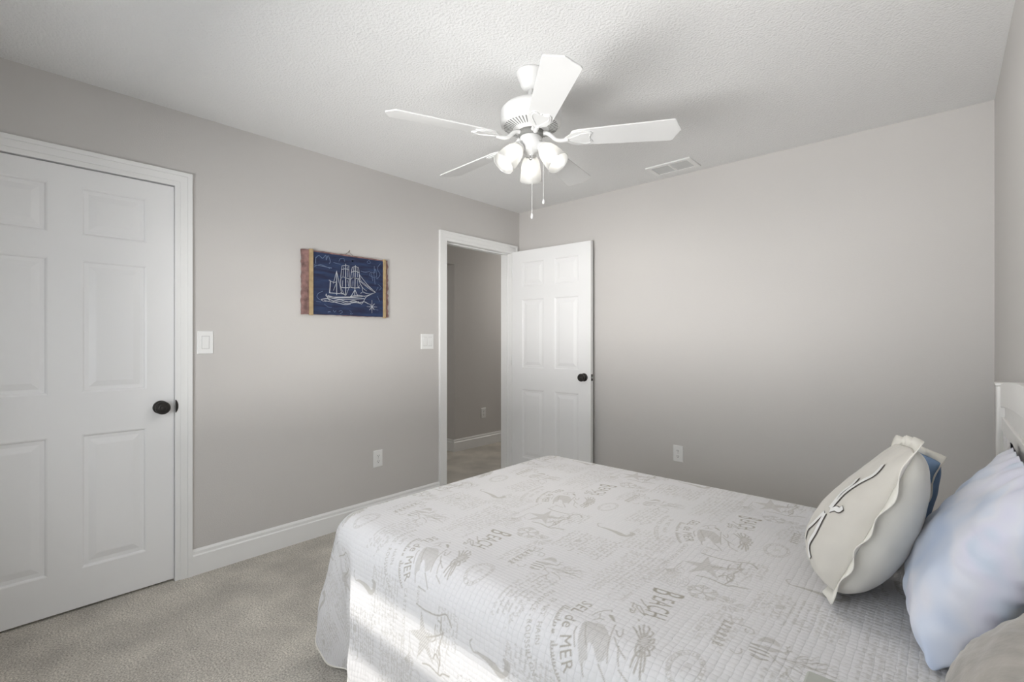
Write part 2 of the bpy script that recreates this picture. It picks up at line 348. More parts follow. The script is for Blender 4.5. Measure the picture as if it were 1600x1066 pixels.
KNOB = [(.0, .0), (.0335, .0), (.0335, .004), (.029, .009), (.013, .012), (.0115, .024), (.014, .029), (.0255, .034), (.0315, .042), (.0325, .050), (.029, .057), (.024, .060), (.022, .058), (.019, .0615), (.015, .0625), (.013, .0605), (.009, .063), (.0, .0635)]
def place(bm, mtx): bm.transform(mtx); return bm
def knob_bm(mtx):
    bm = bmesh.new(); add_lathe(bm, KNOB, 40, mtx, False, False); return bm
# closet door, closed: local x -> world -Y... face normal -> +X
W1 = D1b-D1a-.0105
m1 = Matrix(((0, 1, 0, XL-.004), (1, 0, 0, D1a+.0055), (0, 0, 1, 0), (0, 0, 0, 1)))
bm = place(door_mesh(W1, DT-.008, .012), m1)
d1 = struct(obj('door_1', bm, M['door'], loc=(XL, D1b, 0)), 'closed white six panel closet door')
kz = .905
def knobM(pos, axis):
    q = Vector(axis).to_track_quat('Z', 'Y'); return Matrix.Translation(pos) @ q.to_matrix().to_4x4()
obj('door_handle', knob_bm(knobM((XL-.004, .600, kz), (1, 0, 0))), M['bronze'], d1, smooth=True)['label'] = 'round dark bronze knob of the closet door'
bm = bmesh.new()
add_prism(bm, [(-.033, 0), (-.033, .003), (-.022, .009), (-.008, .0125), (.008, .0125), (.022, .009), (.033, .003), (.033, 0)], 0, .003, lambda a, b, h: Vector((XL+.001+h+.009, D1b-.002+b, kz+a)))
obj('strike_plate', bm, M['bronze'], d1)['label'] = 'dark strike plate lip on the jamb'
# hall door, open about 90 degrees
hinge = Vector((XL+.012, 3.252, 0)); tip = Vector((-2.118, 3.288, 0))
ex = (tip-hinge); W2 = ex.length; ex.normalize(); ey_ = Vector((0, 0, 1)).cross(ex)
# front face (normal -Y side) : local y axis must point to back (+Y) negative thickness -> use -ey
m2 = Matrix(((ex.x, -ey_.x, 0, hinge.x), (ex.y, -ey_.y, 0, hinge.y), (0, 0, 1, 0), (0, 0, 0, 1)))
bm = place(door_mesh(W2, 2.056, .015), m2); bmesh.ops.recalc_face_normals(bm, faces=bm.faces[:])
d2 = struct(obj('door_2', bm, M['door'], loc=hinge), 'open white six panel door to the hall')
kp = hinge+ex*(W2-.062); kp.z = .945
obj('door_handle', knob_bm(knobM(kp, -ey_)), M['bronze'], d2, smooth=True)['label'] = 'round dark bronze knob of the hall door'
bm = bmesh.new(); e = hinge+ex*(W2+.0003)+ey_*.0175
def edgebox(bm, e, z0, z1, w, t):
    add_prism(bm, [(-w, z0), (w, z0), (w, z1), (-w, z1)], 0, t, lambda a, b, h: e+ey_*a+ex*h+Vector((0, 0, b)))
edgebox(bm, e, .918, .972, .0125, .0015)
lp = obj('latch_plate', bm, M['bronze'], d2); lp['label'] = 'dark latch plate on the door edge'
bm = bmesh.new(); edgebox(bm, e+ex*.0015, .938, .952, .007, .010); obj('latch_bolt', bm, M['steel'], lp)
for z in (.22, 1.02, 1.83):
    bm = bmesh.new(); add_lathe(bm, [(.006, z), (.006, z+.09)], 12, Matrix.Translation((XL+.006, 3.2465, 0)), True, True)
    obj('hinge', bm, M['trim'], d2, smooth=False)

# ================================================================== SWITCHES AND OUTLETS
def wall_frame(side, a, z, X=None):
    """returns fn(u along wall (as seen left->right), v up, h out of wall)"""
    if side == 'L': x0 = XL if X is None else X; return lambda u, v, h: Vector((x0+h, a+u, z+v))
    return lambda u, v, h: Vector((a+u, YB-h, z+v))
def rbox(bm, fn, u0, u1, v0, v1, h0, h1, bev=.003):
    lo = [(u0, v0), (u1, v0), (u1, v1), (u0, v1)]; hi = [(u0+bev, v0+bev), (u1-bev, v0+bev), (u1-bev, v1-bev), (u0+bev, v1-bev)]
    rings = [[bm.verts.new(fn(u, v, h0)) for u, v in lo], [bm.verts.new(fn(u, v, h1-bev*.8)) for u, v in lo], [bm.verts.new(fn(u, v, h1)) for u, v in hi]]
    for a, b in zip(rings, rings[1:]):
        for k in range(4): bm.faces.new((a[k], a[(k+1) % 4], b[(k+1) % 4], b[k]))
    bm.faces.new(rings[0][::-1]); bm.faces.new(rings[-1])
def switch(fn, n, label, base):
    t = thing('light_switch', label, 'light switch', base)
    W = .038 if n == 1 else .060; bm = bmesh.new()
    Hh = .0615 if n == 1 else .058
    rbox(bm, fn, -W, W, -Hh, Hh, 0, .006); obj('wall_plate', bm, M['plate'], t)
    for k in range(n):
        c = 0 if n == 1 else (-.023+.046*k); bm = bmesh.new()
        rbox(bm, fn, c-.0185, c+.0185, -.035, .035, .0055, .0068, .0005); obj('switch_frame', bm, M['vent_in'] if False else M['shadow'], t)
        bm = bmesh.new(); a = [fn(c-.0163, -.033, .006), fn(c+.0163, -.033, .006), fn(c+.0163, .033, .006), fn(c-.0163, .033, .006)]
        b = [fn(c-.0155, -.0322, .0075), fn(c+.0155, -.0322, .0075), fn(c+.0155, .0322, .011), fn(c-.0155, .0322, .011)]
        va = [bm.verts.new(p) for p in a]; vb = [bm.verts.new(p) for p in b]
        bm.faces.new(vb); bm.faces.new(va[::-1])
        for i in range(4): bm.faces.new((va[i], va[(i+1) % 4], vb[(i+1) % 4], vb[i]))
        obj('rocker', bm, M['plate'], t)
    return t
M['shadow'] = mat('seam_and_shade_grey', (0.55, 0.55, 0.54), 0.5, (20, .02, .001))  # grey for the switch seams; on the vent louvres it paints in shade
switch(wall_frame('L', .797, 1.2345), 1, 'white single rocker light switch on the wall right beside the closed closet door', (XL, .797, 1.173))
switch(wall_frame('L', 2.2875, 1.238), 2, 'white double rocker light switch between the ship picture and the open doorway', (XL, 2.2875, 1.18))
def outlet(fn, label, base, Hh=.0585, W=.036):
    t = thing('wall_outlet', label, 'electrical outlet', base); bm = bmesh.new()
    rbox(bm, fn, -W, W, -Hh, Hh, 0, .006); obj('wall_plate', bm, M['plate'], t)
    for s_ in (-1, 1):
        c = s_*.0195; bm = bmesh.new(); pts = []
        for k in range(24):
            a = 2*PI*k/24; pts.append((.0165*math.cos(a), c+max(-.0135, min(.0135, .0165*math.sin(a)))))
        add_prism(bm, pts, .004, .0075, lambda a, b, h: fn(a, b, h)); r = obj('receptacle', bm, M['plate'], t)
        bm = bmesh.new()
        for u in (-.006, .006): rbox(bm, fn, u-.0014, u+.0014, c-.001, c+.0075, .007, .0079, .0002)
        add_prism(bm, [(.003*math.cos(2*PI*k/10), c-.007+.003*math.sin(2*PI*k/10)) for k in range(10)], .007, .0079, lambda a, b, h: fn(a, b, h))
        obj('slots', bm, M['dark_slot'], r)
    bm = bmesh.new(); add_prism(bm, [(.0025*math.cos(2*PI*k/10), .0025*math.sin(2*PI*k/10)) for k in range(10)], .005, .0072, lambda a, b, h: fn(a, b, h)); obj('screw', bm, M['steel'], t)
    return t
outlet(wall_frame('L', 1.855, .415), 'white duplex outlet low on the left wall under the ship picture', (XL, 1.855, .356))
outlet(wall_frame('B', -1.424, .428), 'white duplex outlet on the back wall beyond the bed', (-1.424, YB, .37))
# hall one: y from pixel 758,645
outlet(wall_frame('L', 3.985, .385, HX), 'small white outlet on the hall wall seen through the doorway', (HX, 3.985, .327))

# ================================================================== SHIP PICTURE
AY0, AY1, AZ0, AZ1 = 1.309, 1.930, 1.407, 1.815
art = thing('ship_picture', 'navy blue chalk drawn sailing ship picture on weathered wood hung on the left wall', 'picture', (XL, (AY0+AY1)/2, AZ0))
def acrop(x, y):    # position on the board from coordinates of the drawing
    a = (x-220)/(1255-220); top = 160+.118*(x-220); bot = 920+.028*(x-220)
    return (AY0+a*(AY1-AY0), AZ1-(y-top)/(bot-top)*(AZ1-AZ0))
rs = random.Random(3); bm = bmesh.new()
ring = []
nE = 26
for k in range(nE): ring.append((AY0+rs.uniform(0, .006), AZ0+(AZ1-AZ0)*k/nE))
for k in range(nE): ring.append((AY0+(AY1-AY0)*k/nE, AZ1-rs.uniform(0, .004)))
for k in range(nE): ring.append((AY1-rs.uniform(0, .010), AZ1-(AZ1-AZ0)*k/nE))
for k in range(nE): ring.append((AY1-(AY1-AY0)*k/nE, AZ0+rs.uniform(0, .004)))
add_prism(bm, ring, .004, .020, lambda a, b, h: Vector((XL+h, a, b)))
obj('wooden_backboard', bm, M['wood_red'], art)
bY0, bY1 = acrop(330, 500)[0], acrop(1180, 500)[0]
obj('painted_panel', B((XL+.020, XL+.024, bY0-.004, bY1+.004, AZ0+.004, AZ1-.012)), M['navy'], art)
for x0, x1 in ((295, 335), (1173, 1208)):
    obj('batten', B((XL+.0205, XL+.032, acrop(x0, 0)[0], acrop(x1, 0)[0], AZ0-.004, AZ1+.002)), M['batten'], art, bevel=.001)
def chalk(bm, pts, wd, h=.0245, smooth=True, dh=.0006):
    pts = [acrop(*p) for p in pts]
    if smooth and len(pts) > 2: pts = [tuple(p) for p in catmull(pts, 5)]
    for (a, b), (c, d) in zip(pts, pts[1:]):
        L_ = math.hypot(c-a, d-b)
        if L_ < 1e-6: continue
        nx, ny = -(d-b)/L_*wd/2, (c-a)/L_*wd/2; ox, oy = (c-a)/L_*wd*.3, (d-b)/L_*wd*.3
        add_prism(bm, [(a+nx-ox, b+ny-oy), (a-nx-ox, b-ny-oy), (c-nx+ox, d-ny+oy), (c+nx+ox, d+ny+oy)], h-.0008, h+dh*.3, lambda p, q, hh: Vector((XL+hh, p, q)))
bm = bmesh.new()
W_ = .0022
for pts, wd in [
    ([(480,680),(495,712),(700,712),(930,700),(1075,655)], W_*1.4), ([(480,680),(500,735),(520,755)], W_*1.6), ([(1075,655),(960,705),(925,755),(905,785)], W_*1.5),
    ([(500,700),(600,722),(760,718),(900,705)], W_*2.2), ([(505,722),(640,740),(800,735),(925,728)], W_*1.6), ([(515,668),(600,672),(680,680),(700,695)], W_*1.6), ([(760,705),(850,690),(940,703)], W_*1.8),
    ([(425,745),(500,735),(560,760),(640,745),(720,770),(800,752),(870,775),(930,765),(985,790)], W_*1.8), ([(460,757),(560,775),(640,765),(720,790),(820,775),(900,792)], W_*1.5),
    ([(560,770),(640,790),(700,800),(760,793)], W_*1.6), ([(700,762),(780,770),(860,765)], W_*1.8), ([(420,750),(450,765),(480,770)], W_),
    ([(598,412),(598,690)], W_*1.6), ([(598,412),(565,540),(560,560)], W_), ([(598,420),(640,600),(660,680)], W_), ([(510,520),(560,545),(598,540)], W_*1.3), ([(525,530),(515,665)], W_), ([(510,520),(530,540),(520,665)], W_*.8), ([(598,545),(560,640)], W_*.8),
    ([(703,330),(703,690)], W_*1.8), ([(820,345),(812,690)], W_*1.8),
    ([(660,352),(703,346),(745,352)], W_*1.4), ([(655,395),(703,385),(740,398)], W_*1.5), ([(645,500),(670,482),(703,490),(748,505)], W_*2), ([(645,600),(703,606),(755,600)], W_*1.8), ([(660,352),(655,395),(645,500),(645,600)], W_*1.2), ([(740,352),(742,400),(748,505),(755,600)], W_*1.2),
    ([(680,360),(672,480)], W_*.8), ([(725,360),(730,480)], W_*.8), ([(670,520),(665,590)], W_*.9), ([(730,520),(738,590)], W_*.9),
    ([(782,365),(820,358),(858,368)], W_*1.4), ([(770,425),(815,410),(868,428)], W_*1.8), ([(760,505),(790,488),(815,492),(868,500)], W_*2), ([(765,600),(815,606),(870,600)], W_*1.6), ([(782,365),(772,425),(762,505),(768,600)], W_*1.2), ([(858,368),(866,430),(868,500),(878,560)], W_*1.2),
    ([(800,370),(792,480)], W_*.8), ([(840,370),(846,480)], W_*.8), ([(790,520),(790,590)], W_*.9), ([(845,510),(850,590)], W_*.8),
    ([(862,440),(960,555),(1075,655)], W_), ([(850,500),(900,545),(990,610),(1070,655)], W_*1.2), ([(870,455),(890,520),(940,560),(1075,650)], W_), ([(880,560),(905,600),(915,650),(990,672),(1060,660)], W_*1.1), ([(860,520),(910,600),(960,640)], W_*.8), ([(905,655),(885,668)], W_),
    ([(815,625),(770,700)], W_*1.4), ([(815,625),(850,700)], W_*1.4), ([(650,610),(690,690)], W_*.8), ([(740,610),(710,690)], W_*.8), ([(870,580),(850,600),(875,610)], W_), ([(640,660),(690,680)], W_),
    ([(1028,745),(1028,895)], W_*.7), ([(962,820),(1095,825)], W_*.7), ([(1000,790),(1058,855)], W_*1.5), ([(1060,788),(998,858)], W_*1.5), ([(1028,785),(1028,860)], W_*1.5), ([(990,822),(1070,824)], W_*1.5)]:
    chalk(bm, pts, wd)
n_ship = len(bm.faces); W_ = .0020
for pts, wd in [
    ([(365,270),(400,240),(440,270),(475,235),(480,290),(500,240),(525,300),(515,330)], W_*2.4), ([(365,260),(365,330)], W_*2), ([(350,350),(430,360),(540,380)], W_*2.4), ([(350,370),(420,345),(520,385)], W_*1.6),
    ([(1140,320),(1105,360),(1108,400),(1135,440),(1115,480),(1085,495)], W_*1.4), ([(625,300),(640,270),(680,265),(690,300)], W_*1.3), ([(560,315),(640,335)], W_), ([(770,285),(785,300),(795,285)], W_*3),
    ([(965,300),(990,285),(1010,310),(980,318),(965,300)], W_*1.2), ([(440,650),(390,680),(380,720),(410,750)], W_*1.3), ([(1060,350),(1060,400)], W_), ([(890,410),(940,420),(1000,412)], W_*1.4), ([(1000,460),(1010,420),(1060,430),(1070,380),(1090,440),(1085,480)], W_),
    ([(1000,460),(1050,480),(1090,475),(1100,500)], W_), ([(1020,430),(1040,520)], W_), ([(1050,410),(1070,560)], W_), ([(1110,560),(1150,600),(1120,630)], W_), ([(1100,700),(1130,760)], W_), ([(560,870),(575,890),(590,872)], W_*1.8), ([(625,880),(650,872),(665,890),(640,905)], W_*1.8),
    ([(500,890),(525,885)], W_*2), ([(750,870),(770,885),(760,910),(790,905)], W_*1.2), ([(460,800),(500,830),(540,835)], W_), ([(370,770),(420,775)], W_), ([(1110,590),(1080,640)], W_), ([(1060,850),(1110,860)], W_*.8)]:
    chalk(bm, pts, wd)
bm.faces.ensure_lookup_table()
for f in bm.faces[n_ship:]: f.material_index = 1
obj('ship_drawing', bm, [M['chalk'], M['chalk_dim']], art)['label'] = 'chalk lines of a three masted sailing ship, compass star and faint chart sketches'
bm = bmesh.new(); add_tube(bm, [(XL, 1.632, 1.838), (XL+.012, 1.632, 1.836), (XL+.016, 1.633, 1.848)], .0022, 8); obj('nail', bm, M['nail'], art)
bm = bmesh.new(); add_tube(bm, [(XL+.006, 1.60, 1.812), (XL+.008, 1.632, 1.838), (XL+.006, 1.665, 1.812)], .0011, 6); obj('hanging_wire', bm, M['nail'], art)

# ================================================================== CEILING VENT
vent = thing('ceiling_vent', 'white rectangular air return vent with two louvred panels in the ceiling near the back wall', 'vent', (-1.378, 3.165, ZC-.012))
vx0, vx1, vy0, vy1 = -1.535, -1.225, 3.068, 3.268
fx, fy = .030, .030; xm = (vx0+vx1)/2
bm = bmesh.new(); zc = ZC
for b in ((vx0, vx1, vy0, vy0+fy), (vx0, vx1, vy1-fy, vy1), (vx0, vx0+fx, vy0+fy, vy1-fy), (vx1-fx, vx1, vy0+fy, vy1-fy), (xm-.007, xm+.007, vy0+fy, vy1-fy)): add_box(bm, *b, zc-.010, zc)
obj('vent_frame', bm, M['trim'], vent, bevel=.002)
obj('vent_backing', B((vx0+fx, vx1-fx, vy0+fy, vy1-fy, zc-.0015, zc-.0003)), M['dark_slot'], vent)  # dark sheet that paints the shade behind the louvres
n = 9
for half in ((vx0+fx, xm-.007), (xm+.007, vx1-fx)):
    bm = bmesh.new()
    for k in range(n):
        y = vy0+fy+(vy1-vy0-2*fy)*(k+.5)/n; a = .0045
        add_prism(bm, [(y-a, zc-.0022), (y-a+.0015, zc-.0015), (y+a, zc-.0080), (y+a-.0015, zc-.0088)], half[0], half[1], lambda p, q, h: Vector((h, p, q)))
    obj('louvre_panel', bm, M['shadow'], vent)  # shade on the white louvres is put into their grey colour

# ================================================================== CEILING FAN
FX, FY = -1.366, 1.634
fan = thing('ceiling_fan', 'white five blade ceiling fan with three lit frosted glass lamps hanging from the ceiling', 'ceiling fan', (FX, FY, 1.76))
F4 = Matrix.Translation((FX, FY, 0))
bm = bmesh.new(); add_lathe(bm, [(.0, 2.362), (.020, 2.362), (.034, 2.366), (.044, 2.378), (.052, 2.402), (.056, 2.408), (.060, 2.425), (.064, 2.432), (.064, ZC)], 48, F4, False, True); obj('canopy', bm, M['fan'], fan, smooth=True)
bm = bmesh.new(); add_lathe(bm, [(.0125, 2.27), (.0125, 2.37)], 20, F4); obj('downrod', bm, M['fan'], fan, smooth=True)
bm = bmesh.new(); add_lathe(bm, [(.0, 2.176), (.062, 2.176), (.066, 2.180), (.072, 2.1815), (.126, 2.1965), (.134, 2.204), (.136, 2.216), (.136, 2.254), (.132, 2.268), (.118, 2.282), (.090, 2.290), (.040, 2.296), (.024, 2.300), (.020, 2.312), (.0, 2.312)], 64, F4, False, False)
mo = obj('motor_housing', bm, M['fan'], fan, smooth=True)
bm = bmesh.new()
for k in range(48):
    a = 2*PI*k/48; ca, sa = math.cos(a), math.sin(a)
    def P(r, w_, z): return Vector((FX+r*ca-w_*sa, FY+r*sa+w_*ca, z))
    v = [bm.verts.new(P(*p)) for p in ((.080, -.0016, 2.1830), (.080, .0016, 2.1830), (.121, .0030, 2.1944), (.121, -.0030, 2.1944))]
    u = [bm.verts.new(P(*p)) for p in ((.080, -.0016, 2.1860), (.080, .0016, 2.1860), (.121, .0030, 2.1974), (.121, -.0030, 2.1974))]
    bm.faces.new(v); bm.faces.new(u[::-1])
    for i in range(4): bm.faces.new((v[i], v[(i+1) % 4], u[(i+1) % 4], u[i]))
vs_ = obj('vent_slots', bm, M['vent_in'], mo)
bm = bmesh.new(); add_lathe(bm, [(.0, 2.150), (.052, 2.150), (.056, 2.156), (.056, 2.1755), (.0, 2.1755)], 40, F4, False, False); obj('flywheel', bm, M['vent_in'], fan, smooth=True)
bm = bmesh.new(); add_lathe(bm, [(.0, 2.070), (.012, 2.070), (.016, 2.078), (.034, 2.083), (.040, 2.090), (.043, 2.104), (.049, 2.108), (.050, 2.146), (.046, 2.152), (.0, 2.152)], 40, F4, False, False); obj('switch_housing', bm, M['fan'], fan, smooth=True)
bm = bmesh.new(); add_lathe(bm, [(0, 2.048), (.006, 2.05), (.008, 2.056), (.006, 2.064), (.009, 2.071)], 20, F4, False, False); obj('finial', bm, M['steel'], fan, smooth=True)
PH = math.radians(-112.6); PITCH = math.radians(-13); ZB = 2.132
half = [(.176, .0), (.178, .034), (.188, .046), (.215, .0515), (.35, .058), (.50, .0645), (.595, .069), (.608, .068), (.6155, .060), (.618, .052), (.623, .038), (.632, .020), (.640, .0)]
half_up = half[:-1]; outline = half_up + [half[-1]] + [(r, -w_) for r, w_ in reversed(half_up[1:])]
for k in range(5):
    a = PH+k*2*PI/5
    R = Matrix.Translation((FX, FY, ZB)) @ Matrix.Rotation(a, 4, 'Z') @ Matrix.Rotation(PITCH, 4, 'X')
    bm = bmesh.new(); add_prism(bm, outline, 0, .006, lambda p, q, h: R @ Vector((p, q, h)))
    bl = obj('fan_blade', bm, M['fan'], fan, bevel=.0015)
    bm = bmesh.new()     # scalloped bracket plate under the blade + arm up to the motor
    pl = [(.150, .010), (.166, .022), (.180, .036), (.205, .044), (.235, .045), (.262, .040), (.272, .030), (.268, .018), (.258, .006), (.262, .0)]
    pl = [(.150, .0)]+pl; pp = pl+[(r, -w_) for r, w_ in reversed(pl[1:-1])]
    add_prism(bm, pp, -.0045, -.0003, lambda p, q, h: R @ Vector((p, q, h)))
    for s_ in (1, -1):    # raised rib of each lobe
        add_tube(bm, [R @ Vector(p) for p in [tuple(q) for q in catmull([(.170, s_*.006, -.005), (.200, s_*.020, -.0055), (.235, s_*.034, -.0055), (.262, s_*.030, -.005), (.258, s_*.010, -.005)], 4)]], .0022, 6)
    R0 = Matrix.Translation((FX, FY, 0)) @ Matrix.Rotation(a, 4, 'Z')
    arm = catmull([(.046, 0, 2.164), (.072, 0, 2.163), (.092, 0, 2.150), (.110, 0, 2.132), (.134, 0, 2.125), (.165, 0, 2.1275)], 5)
    add_tube(bm, [R0 @ Vector(tuple(p)) for p in arm], [.009]*len(arm), 10)
    bi = obj('blade_bracket', bm, M['fan'], fan, smooth=False)
cd = math.atan2(-FY, -FX)     # direction from the fan to the camera corner
for k, off in enumerate((60, -60, 180)):
    a = math.radians(-50+off); dirh = Vector((math.cos(a), math.sin(a), 0)); ax = (dirh*.60+Vector((0, 0, -1))*.80).normalized()
    if k < 2: ax = (dirh*.66+Vector((0, 0, -.75))).normalized()
    o0 = Vector((FX, FY, 2.118))+dirh*.040
    q = ax.to_track_quat('Z', 'Y').to_matrix().to_4x4(); L4 = Matrix.Translation(o0) @ q
    bm = bmesh.new(); add_lathe(bm, [(.0, -.006), (.013, -.006), (.013, .016), (.024, .022), (.026, .040), (.0, .040)], 28, L4, False, False); arm_ = obj('lamp_socket', bm, M['fan'], fan, smooth=True)
    bm = bmesh.new()
    sh = [(.0265, .034), (.030, .040), (.0385, .056), (.044, .078), (.0475, .105), (.0505, .136), (.0520, .148)]
    inn = [(r-.0022, z) for r, z in reversed(sh)]
    add_lathe(bm, sh+inn, 44, L4, False, False); lm = obj('glass_shade', bm, M['shade'], fan, smooth=True)
    bm = bmesh.new(); add_lathe(bm, [(.0, .040), (.012, .042), (.013, .060), (.018, .075), (.0235, .090), (.0245, .103), (.020, .117), (.010, .125), (.0, .127)], 28, L4, False, False); obj('bulb', bm, M['bulb'], lm, smooth=True)
    ld = bpy.data.lights.new('lamp_light', 'SPOT'); ld.spot_size = math.radians(155); ld.spot_blend = .6; ld.energy = 5; ld.color = (1, .975, .93); ld.shadow_soft_size = .04
    lo_ = bpy.data.objects.new('lamp_light', ld); C.objects.link(lo_); lo_.parent = fan; lo_.location = (o0+ax*.150)-WORLD[fan.name]; lo_.rotation_euler = ax.to_track_quat('-Z', 'Y').to_euler()
def pull(x, y, z0, z1, nm):
    bm = bmesh.new(); n_ = int((z0-z1)/.006)
    add_tube(bm, [(x, y, z0), (x, y, z1)], .0010, 6)
    for i in range(n_): add_lathe(bm, [(.0002, -.0015), (.0017, 0), (.0002, .0015)], 6, Matrix.Translation((x, y, z0-i*(z0-z1)/n_)), False, False)
    c = obj('pull_chain', bm, M['fan'], fan)
    bm = bmesh.new(); add_lathe(bm, [(.0005, z1-.024), (.0045, z1-.022), (.0055, z1-.014), (.0035, z1-.004), (.001, z1)], 14, Matrix.Translation((x, y, 0)), True, True); obj('chain_pull', bm, M['fan'], c, smooth=True)
rx, ry = math.cos(YAW), math.sin(YAW)
pull(FX+.003*rx+.044*.67, FY+.003*ry-.044*.74, 2.09, 1.800, 1)
pull(FX+.056*rx, FY+.056*ry, 2.10, 1.876, 2)

# ================================================================== COVERLET PRINT (one repeat of the fabric, drawn as strokes)
TW, TH = .690, .585; RES = .0006; NW, NH = int(round(TW/RES)), int(round(TH/RES))
tile = np.zeros((NH, NW), np.float32)
def blend(i0, j0, a):
    h_, w_ = a.shape; ii = (np.arange(i0, i0+h_) % NH)[:, None]; jj = (np.arange(j0, j0+w_) % NW)[None, :]
    tile[ii, jj] = np.maximum(tile[ii, jj], a)
def stroke(pts, wd, v=1.0):
    for (a, b), (c, d) in zip(pts, pts[1:]):
        m_ = wd/2+RES*1.5
        j0, j1 = int(math.floor((min(a, c)-m_)/RES)), int(math.ceil((max(a, c)+m_)/RES)); i0, i1 = int(math.floor((min(b, d)-m_)/RES)), int(math.ceil((max(b, d)+m_)/RES))
        X = (np.arange(j0, j1+1)*RES)[None, :]; Y = (np.arange(i0, i1+1)*RES)[:, None]
        l2 = (c-a)**2+(d-b)**2+1e-12; t = np.clip(((X-a)*(c-a)+(Y-b)*(d-b))/l2, 0, 1)
        ds = np.hypot(X-a-t*(c-a), Y-b-t*(d-b)); blend(i0, j0, (np.clip((wd/2-ds)/RES+.5, 0, 1)*v).astype(np.float32))
def spl(pts, wd, v=1.0, n=7, closed=False): stroke([tuple(p) for p in catmull(pts, n, closed)], wd, v)
def fill(pts, v=1.0, hatch=None):
    P = np.array(pts); j0, i0 = np.floor(P.min(0)/RES).astype(int); j1, i1 = np.ceil(P.max(0)/RES).astype(int)
    X, Y = np.meshgrid(np.arange(j0, j1+1)*RES, np.arange(i0, i1+1)*RES); ins = np.zeros(X.shape, bool)
    for (a, b), (c, d) in zip(pts, pts[1:]+pts[:1]):
        if abs(d-b) < 1e-12: continue
        ins ^= ((Y >= min(b, d)) & (Y < max(b, d)) & (X < a+(Y-b)*(c-a)/(d-b)))
    val = np.full(X.shape, v, np.float32)
    if hatch is not None:
        ang, per = hatch; val *= (.62+.38*np.sin((X*math.cos(ang)+Y*math.sin(ang))*2*PI/per)).astype(np.float32)
        rg = np.random.default_rng(5); val *= (.8+.4*rg.random(X.shape)).astype(np.float32)
    blend(i0, j0, ins*val)
def tri_fill(a, b, c, v): 
    P = np.array([a, b, c]); j0, i0 = np.floor(P.min(0)/RES).astype(int); j1, i1 = np.ceil(P.max(0)/RES).astype(int)
    X, Y = np.meshgrid(np.arange(j0, j1+1)*RES, np.arange(i0, i1+1)*RES)
    def e(p, q): return (q[0]-p[0])*(Y-p[1])-(q[1]-p[1])*(X-p[0])
    s1, s2, s3 = e(a, b), e(b, c), e(c, a); ins = ((s1 >= 0) & (s2 >= 0) & (s3 >= 0)) | ((s1 <= 0) & (s2 <= 0) & (s3 <= 0))
    blend(i0, j0, (ins*v).astype(np.float32))
def glyph_tris(txt):
    cu = bpy.data.curves.new('t', 'FONT'); cu.body = txt; cu.resolution_u = 3; o = bpy.data.objects.new('t', cu); C.objects.link(o)
    bpy.context.view_layer.update(); me = o.to_mesh(); me.calc_loop_triangles()
    vs = [tuple(v.co[:2]) for v in me.vertices]; tr = [tuple(vs[i] for i in t.vertices) for t in me.loop_triangles]
    wdt = max((v[0] for v in vs), default=.3); o.to_mesh_clear(); bpy.data.objects.remove(o); bpy.data.curves.remove(cu); return tr, wdt
GC = {}
def text(txt, fn, size, v=1.0, sx=1.0, gap=.06):
    """fn(s, t): running distance along, height -> tile coords"""
    x = 0
    for ch in txt:
        if ch == ' ': x += size*.32*sx; continue
        if ch not in GC: GC[ch] = glyph_tris(ch)
        tr, wd = GC[ch]
        for t in tr:
            p = [fn(x+q[0]*size*sx, q[1]*size) for q in t]; tri_fill(*p, v)
        x += (wd+gap)*size*sx
    return x
def straight(x0, y0, ang=0):
    ca, sa = math.cos(ang), math.sin(ang); return lambda s_, t: (x0+s_*ca-t*sa, y0+s_*sa+t*ca)
def arcfn(cx, cy, R_, a0):       # text on the inside of a bowl (reads left to right, letters point to the centre)
    return lambda s_, t: (cx+(R_-t)*math.cos(a0+s_/R_), cy+(R_-t)*math.sin(a0+s_/R_))
rg = random.Random(11)
def hand(x0, y0, length, size, v=.55, wd=.0011, ang=0):
    """a line of cursive handwriting"""
    x = 0; pts = []
    while x < length:
        if rg.random() < .16:
            if len(pts) > 3: spl([(x0+p*math.cos(ang)-q*math.sin(ang), y0+p*math.sin(ang)+q*math.cos(ang)) for p, q in pts], wd, v, 3)
            pts = []; x += size*.9
        hh = size*(rg.choice([.5, .5, .55, .6, 1.3, -.6])); pts += [(x, 0), (x+size*.25, hh), (x+size*.35, hh*.8 if hh > 0 else hh), (x+size*.3, 0)]; x += size*.45
    if len(pts) > 3: spl([(x0+p*math.cos(ang)-q*math.sin(ang), y0+p*math.sin(ang)+q*math.cos(ang)) for p, q in pts], wd, v, 3)
# motifs are laid out on the flat cloth; ref() turns a measured sheet position into cloth coordinates (the sheet is the level top of the bed)
_f, _c, _s = 745.5, math.cos(YAW), math.sin(YAW)
def ref(x, y):
    u = (x-800)/_f; d = .642*_f/(y-533); return (-(d*(_c+u*_s)-1.15), d*(-_s+u*_c)+.495)
def K1(p): return [ref(860+a*.175, 780+b*.175) for a, b in p]
def K2(p): return [ref(1120+a*.1126, 820+b*.1126) for a, b in p]
def K3(p): return [ref(1140+a*.12757, 930+b*.12757) for a, b in p]
def K4(p): return [ref(860+a*.1625, 930+b*.1625) for a, b in p]
def smooth_fill(p, v, hatch=None): fill([tuple(q) for q in catmull(p, 5, True)], v, hatch)
# --- BEACH Life
A11 = math.radians(11)
text('B', straight(-.020, -.064, A11), .112, .95, .45)
text('EACH', straight(.017, -.047, A11), .076, .95, .50, .07)
for p in ([(870, 50), (905, 100), (945, 140), (940, 160)], [(910, 215), (860, 170), (830, 130), (860, 120), (910, 205)], [(805, 90), (790, 130), (820, 150), (800, 172), (770, 150)], [(780, 90), (830, 112)], [(765, 150), (780, 185), (815, 180)], [(845, 250), (855, 262)]): spl(K4(p), .0030, .8)
